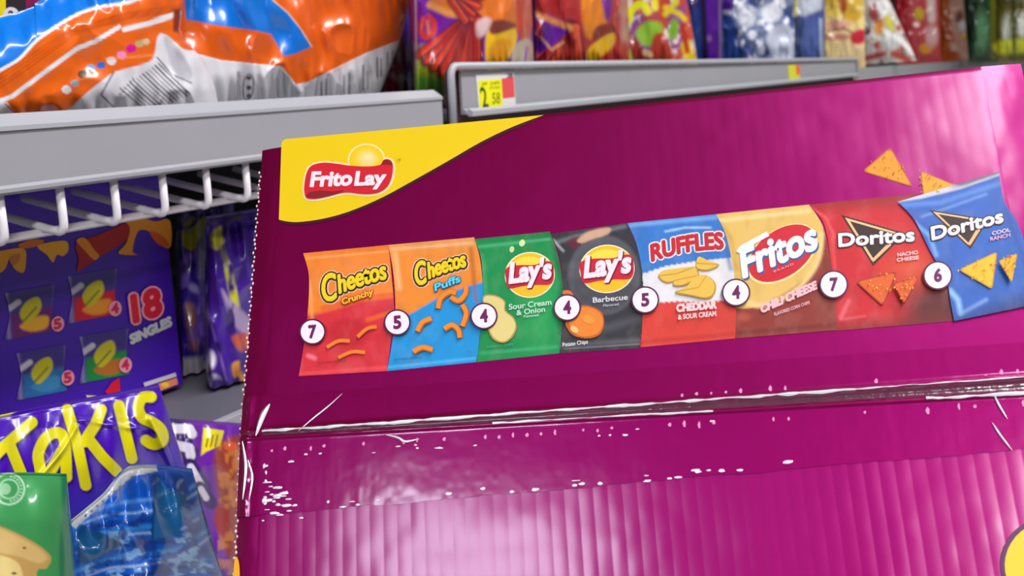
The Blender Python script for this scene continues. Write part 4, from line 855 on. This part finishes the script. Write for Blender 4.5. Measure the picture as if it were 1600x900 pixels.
def pD11(X, Y):
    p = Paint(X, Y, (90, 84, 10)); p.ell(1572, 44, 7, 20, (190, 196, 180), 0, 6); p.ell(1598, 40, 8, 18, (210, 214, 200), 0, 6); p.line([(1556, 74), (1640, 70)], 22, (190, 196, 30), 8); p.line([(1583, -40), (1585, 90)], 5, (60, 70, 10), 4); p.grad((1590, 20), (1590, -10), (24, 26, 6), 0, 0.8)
    return p.c
P_ = C + ray(np.array([1595.]), np.array([60.]))[0] * 6.9; N_ = (-1, -0.15, 0)
pillow('yellow_snack_bag', 'olive and yellow bag farthest right, above the carton corner', 'snack bag', [(1556, -30), (1650, -30)], [(1558, 99), (1650, 96)], pD11, zmin=1.397, P=P_, N=N_, T=0.05, wr=0.012, seed=49, step=1.9, seal=(0.02, 0.02))

# --- purple variety box on the lower shelf
bx0 = float(hy(-90, 500, YB)[0]); bx1 = float(hy(273, 470, YB)[0]); bz1 = 1.402
ob = ((bx0 + bx1) / 2, YB + 0.12, zb1)
vb_ = thing('variety_box', ob, 'dark purple variety box printed 18 singles, under the wire shelf', 'box')
link('box_body', abox('box_body', bx0, bx1, YB, YB + 0.24, zb1, bz1, 0.0015, ob), vb_, mat('purple_card', (62, 14, 160), rough=0.45, noise=0.05, nscale=20))
_f = flat_to(YB)
def b3(x, y, h): return _f(x, y, h) - np.array(ob)
q = Print(b3, base=0.0004)
for pts, c in (([(-40, 400), (0, 392), (36, 388), (40, 408), (36, 426), (22, 420), (14, 404), (4, 424), (-30, 432)], (232, 160, 30)), ([(14, 402), (30, 396), (28, 410), (18, 414)], (206, 120, 60)),
               ([(28, 382), (50, 374), (68, 376), (60, 384), (36, 388)], (210, 110, 40)), ([(58, 384), (100, 376), (106, 390), (98, 400), (88, 398), (82, 410), (72, 398)], (236, 170, 30)),
               ([(118, 380), (150, 368), (186, 352), (206, 346), (204, 366), (184, 384), (160, 398), (140, 412), (120, 424), (122, 404)], (168, 16, 20)), ([(118, 376), (132, 372), (146, 390), (154, 400), (146, 406), (132, 392)], (230, 140, 30)),
               ([(190, 340), (214, 336), (240, 346), (264, 344), (266, 384), (252, 384), (240, 366), (216, 360), (206, 392), (214, 398), (184, 396), (196, 380), (202, 356)], (226, 146, 30)), ([(232, 362), (250, 366), (264, 384), (246, 382)], (206, 90, 30))):
    q.blob(pts, c, 4)
q.build('printed_chips', vb_, m_card, 'orange and red rolled chips printed along the box top')
def mini(cx, cy, base, chips, seed):
    q = Print(b3, base=0.0005)
    def pt(X, Y):
        p = Paint(X, Y, (64, 50, 130)); p.line([(cx - 40, cy - 30), (cx - 34, cy + 40)], 7, (140, 130, 180), 5, 0.8); p.line([(cx + 36, cy - 40), (cx + 36, cy + 20)], 5, (130, 110, 180), 4, 0.7); p.poly([(cx - 30, cy + 4), (cx + 40, cy - 10), (cx + 38, cy + 34), (cx - 30, cy + 40)], base, 7)
        p.blob([(cx - 18, cy + 22), (cx + 4, cy + 8), (cx + 26, cy + 6), (cx + 24, cy + 24), (cx, cy + 30)], chips, 4); p.line([(cx - 34, cy - 6), (cx - 20, cy - 16)], 9, (206, 200, 214), 3); p.blob([(cx - 18, cy + 2), (cx - 8, cy - 16), (cx + 10, cy - 24), (cx + 16, cy - 10), (cx + 8, cy + 6), (cx - 8, cy + 18)], (206, 196, 30), 3); p.line([(cx - 12, cy + 14), (cx + 8, cy - 8)], 3, (90, 70, 60), 2, 0.7); return p.c
    q.patch([(cx - 41, cy - 30), (cx - 34, cy + 5), (cx - 42, cy + 44)], [(cx + 36, cy - 44), (cx + 33, cy), (cx + 38, cy + 28)], 46, 46, pt)
    q.build('printed_mini_bag', vb_, m_card)
mini(48, 488, (110, 30, 110), (236, 170, 40), 1); mini(146, 462, (206, 24, 40), (236, 150, 40), 2); mini(66, 582, (40, 110, 170), (60, 140, 190), 3); mini(164, 556, (20, 140, 60), (190, 110, 40), 4)
for x, y, s_ in ((88, 506, '5'), (178, 482, '4'), (104, 590, '5'), (194, 570, '4')):
    q = Print(b3, base=0.0016); q.ell(x, y, 10, 12, (236, 150, 170), 0.1); q.text(s_, (x - 5, y + 8), (x + 5, y + 6), 15, (196, 40, 80), 0.02, fat=0.8); q.build('printed_count_badge', vb_, m_card, 'pink badge reading ' + s_)
q = Print(b3, base=0.0016); q.text('18', (208, 503), (250, 490), 42, (246, 160, 176), 0.0, fat=6); q.text('18', (208, 503), (250, 490), 42, (212, 30, 50), 0.0, fat=3); q.build('printed_number', vb_, m_card, 'large red number 18')
q = Print(b3, base=0.0016); q.text('SINGLES', (203, 537), (266, 508), 14, (206, 206, 210), 0.0, fat=1.6); q.build('printed_lettering', vb_, m_card, 'white lettering reading singles')
q = Print(b3, base=0.0016)
q.poly([(162, 612), (174, 596), (184, 590), (186, 612), (172, 620)], (206, 20, 40)); q.poly([(132, 617), (160, 619), (188, 614), (186, 619), (160, 624), (134, 621)], (230, 200, 150))
q.build('printed_chip', vb_, m_card, 'red printed chip'); q = Print(b3, base=0.0016); q.poly([(222, 598), (272, 582), (274, 588), (224, 604)], (196, 190, 200)); q.poly([(234, 603), (274, 590), (276, 600), (240, 614)], (220, 130, 90)); q.ell(256, 601, 6, 4, (240, 190, 60))
q.build('printed_corner_panel', vb_, m_card, 'small orange panel at the foot of the box')

# --- dark purple bags in the shade beside the box
def pE1(X, Y):
    p = Paint(X, Y, (44, 20, 124)); p.line([(262, 330), (290, 352), (300, 342)], 9, (170, 170, 40), 4); p.blob([(274, 362), (300, 356), (318, 338), (322, 350), (310, 376), (300, 392), (278, 378)], (186, 190, 40), 4); p.blob([(330, 366), (346, 358), (352, 370), (340, 388), (328, 384)], (160, 160, 60), 4); p.line([(348, 388), (354, 430)], 10, (170, 160, 50), 4); p.line([(296, 480), (304, 540)], 16, (140, 90, 70), 8, 0.8); p.line([(310, 400), (318, 520)], 6, (96, 60, 170), 5)
    p.ell(303, 450, 10, 6, (130, 120, 180), 0.6, 5); p.poly([(286, 560), (330, 556), (330, 600), (286, 606)], (176, 170, 180), 8); p.blotch(20, 40, 0.62, (110, 80, 180), 0.15, 21)
    return p.c
pillow('purple_snack_bag', 'dark purple bag with yellow-green shapes beside the variety box', 'snack bag', [(276, 318), (366, 304)], [(284, 622), (352, 612)], pE1, zmin=zb1, Y=YB + 0.03, T=0.022, wr=0.012, seed=51, dirn=(10, 8), seal=(0.02, 0.05))
def pE2(X, Y):
    p = Paint(X, Y, (62, 22, 140)); p.blob([(330, 366), (346, 352), (356, 366), (342, 390), (328, 384)], (190, 186, 50), 4); p.line([(330, 345), (350, 338), (372, 340)], 8, (150, 140, 60), 5, 0.8); p.line([(348, 388), (356, 420)], 8, (180, 170, 50), 4); p.line([(356, 415), (368, 478)], 13, (196, 190, 40), 4); p.blob([(346, 452), (362, 470), (392, 500), (396, 530), (376, 520), (360, 496)], (160, 140, 176), 6); p.blob([(362, 526), (384, 520), (396, 540), (376, 550)], (190, 90, 60), 5); p.blob([(362, 572), (378, 566), (386, 600), (374, 612)], (226, 150, 50), 4); p.line([(320, 470), (345, 560), (366, 640)], 4, (130, 96, 190), 3); p.ell(328, 562, 9, 14, (236, 226, 236), 0, 6); p.ell(334, 592, 12, 8, (196, 190, 206), 0.4, 5); p.ell(345, 622, 11, 9, (206, 200, 216), 0.3, 5); p.line([(330, 600), (350, 640)], 5, (226, 226, 236), 3); p.blotch(20, 36, 0.6, (50, 20, 110), 0.15, 23)  # white oval low on the bag is a highlight painted into the film
    return p.c
pillow('purple_snack_bag', 'purple bag with a yellow stripe leaning against the magenta carton edge', 'snack bag', [(322, 338), (425, 322)], [(326, 668), (420, 690)], pE2, zmin=zb1, Y=YB - 0.025, T=0.02, wr=0.010, seed=53, dirn=(10, 8), seal=(0.02, 0.05))

# --- bags on the base shelf
def pH(X, Y):
    p = Paint(X, Y, (100, 26, 150)); p.blob([(335, 705), (372, 680), (390, 700), (390, 880), (350, 860), (344, 800)], (140, 52, 40), 8); p.blotch(12, 14, 0.6, (196, 120, 50), 0.15, 31, 0.7, (340, 690, 400, 900)); p.ell(362, 698, 9, 7, (206, 80, 40), 0, 4); p.blob([(338, 790), (356, 800), (350, 840), (336, 820)], (150, 20, 30), 6)
    p.blob([(250, 658), (296, 660), (308, 674), (300, 690), (310, 706), (300, 724), (250, 726)], (46, 20, 90), 3); p.line([(262, 670), (296, 670), (300, 678)], 15, (206, 200, 214), 2); p.line([(268, 694), (296, 700), (298, 712)], 15, (206, 200, 214), 2); p.line([(296, 728), (318, 762)], 24, (46, 20, 90), 3); p.line([(298, 730), (314, 758)], 12, (206, 200, 214), 2); p.line([(312, 762), (330, 786)], 20, (46, 20, 90), 3); p.line([(314, 764), (322, 778)], 10, (196, 190, 206), 2)
    p.poly([(318, 668), (350, 673), (344, 696), (322, 706), (314, 712)], (222, 206, 20), 2)
    for x in (326, 333, 340): p.line([(x, 680), (x - 4, 698)], 2.2, (70, 50, 10), 1.5)
    return p.c
pillow('purple_snack_bag', 'purple bag with white outlined letters and a yellow tag, behind the blue bag', 'snack bag', [(240, 652), (390, 662)], [(250, 980), (400, 990)], pH, zmin=zb2, Y=0.60, T=0.012, wr=0.006, seed=61, seal=(0.02, 0.03))
def pT(X, Y):
    p = Paint(X, Y, (66, 14, 160)); p.grad((150, 730), (190, 830), (30, 60, 150), 0, 0.9); p.poly([(-60, 640), (20, 632), (34, 636), (14, 650), (-60, 662)], (206, 196, 60), 3); p.line([(-20, 640), (16, 636)], 5, (190, 60, 40), 3)
    Yl = (208, 200, 6)
    S = [[(-8, 712), (8, 696), (50, 660)], [(14, 692), (34, 742)], smooth_curve([(62, 728), (60, 708), (72, 684), (90, 676), (101, 690), (104, 745)], 5), [(62, 728), (64, 740), (78, 738), (96, 706)], [(105, 640), (120, 690), (134, 758)], [(158, 640), (150, 662), (132, 690)], [(138, 686), (160, 714), (182, 736)], [(186, 634), (196, 676), (206, 716)], smooth_curve([(236, 620), (222, 622), (216, 636), (222, 652), (238, 660), (252, 672), (254, 688), (240, 694), (228, 688)], 5)]
    for s_ in S: p.line([(x + 2, y + 3) for x, y in s_], 21, (36, 6, 100), 3)
    for s_ in S: p.line(s_, 17.5, Yl, 1.6)
    return p.c
pillow('purple_snack_bag', 'purple bag with large yellow letters at the lower left', 'snack bag', [(-90, 668), (60, 636), (248, 600)], [(-90, 1010), (200, 1000), (372, 985)], pT, zmin=zb2, Y=0.545, T=0.018, wr=0.006, seed=63, dirn=(8, 6), seal=(0.03, 0.03), flat=0.35, ridges=[([(66, 742), (100, 700), (118, 668)], 0.0035, 4), ([(236, 655), (252, 690), (272, 735)], 0.005, 6), ([(120, 655), (180, 665), (230, 672)], 0.0015, 4)])
def pFb(X, Y):
    p = Paint(X, Y, (14, 92, 190)); p.grad((220, 730), (200, 780), (20, 70, 160), 0.7, 0)
    for i, (c, wd) in enumerate((((90, 150, 216), 6), ((150, 196, 236), 3.5), ((16, 70, 150), 7), ((40, 130, 206), 8), ((170, 206, 240), 3), ((14, 60, 140), 6), ((60, 150, 220), 7), ((190, 214, 240), 3), ((12, 56, 130), 8), ((110, 180, 230), 4))):
        y = 778 + i * 14; p.line(smooth_curve([(120, y + 30), (170, y + 12), (215, y + 4 + 6 * math.sin(i)), (270, y - 2), (310, y - 24), (330, y - 40)], 5), wd, c, 4, 0.85)
    p.blotch(20, 9, 0.58, (140, 196, 236), 0.12, 7, 0.8, (130, 830, 350, 1000)); p.blotch(16, 10, 0.6, (10, 50, 130), 0.12, 9, 0.8, (130, 800, 350, 1000))
    p.poly([(243, 740), (262, 762), (292, 774), (288, 800), (280, 838), (236, 842), (240, 800)], (26, 104, 160), 2); p.poly([(243, 740), (262, 760), (294, 772), (298, 744), (262, 738)], (18, 72, 160), 3); p.line([(243, 742), (238, 842)], 3, (10, 50, 110), 3)
    p.poly([(100, 812), (180, 750), (200, 728), (244, 726), (246, 736), (208, 744), (186, 762), (118, 826)], (176, 180, 180), 2)
    for k in range(9): p.ell(134 + k * 9, 806 - k * 7.6, 2.6, 1.8, (90, 96, 100), -0.7, 1.5)
    p.blob([(122, 822), (150, 830), (190, 850), (170, 862), (126, 880)], (16, 76, 120), 4)
    return p.c
pillow('blue_snack_bag', 'crinkled blue bag with a pale crimped seal at the bottom left', 'snack bag', [(104, 818), (160, 772), (205, 727), (300, 732)], [(118, 1010), (200, 1010), (376, 1000)], pFb, zmin=zb2, Y=0.495, T=0.026, wr=0.016, seed=65, dirn=(9, 12), seal=(0.05, 0.02))
def pG(X, Y):
    p = Paint(X, Y, (62, 150, 84)); p.poly([(94, 730), (140, 730), (140, 1000), (96, 1000), (92, 860), (98, 800)], (30, 120, 80), 5); p.ring(14, 764, 24, 3, (170, 214, 176)); p.ring(14, 764, 15, 3, (150, 204, 160)); p.ell(8, 764, 9, 9, (140, 196, 150))
    for a in range(-5, 6): p.ell(14 + 19.5 * math.cos(a * 0.28), 764 + 19.5 * math.sin(a * 0.28), 2, 1.6, (150, 206, 160))
    p.blob([(-40, 806), (0, 822), (36, 838), (66, 856), (80, 872), (72, 888), (58, 892), (50, 930), (-40, 930)], (196, 160, 90), 3); p.blob([(-40, 812), (0, 826), (34, 842), (62, 858), (74, 872), (60, 880), (30, 870), (-40, 850)], (214, 184, 116), 4); p.blob([(-40, 866), (0, 868), (26, 878), (36, 900), (40, 940), (-40, 940)], (226, 206, 130), 3); p.ell(38, 856, 3, 2, (130, 110, 50)); p.ell(22, 896, 4, 2, (110, 100, 50))
    return p.c
pillow('green_snack_bag', 'matte green bag with tan chips printed on it, bottom left corner', 'snack bag', [(-60, 744), (20, 738), (104, 740)], [(-60, 1005), (60, 1005), (124, 1000)], pG, zmin=zb2, Y=0.455, T=0.014, wr=0.003, seed=67, seal=(0.03, 0.02), flat=0.3, bow=0.01)
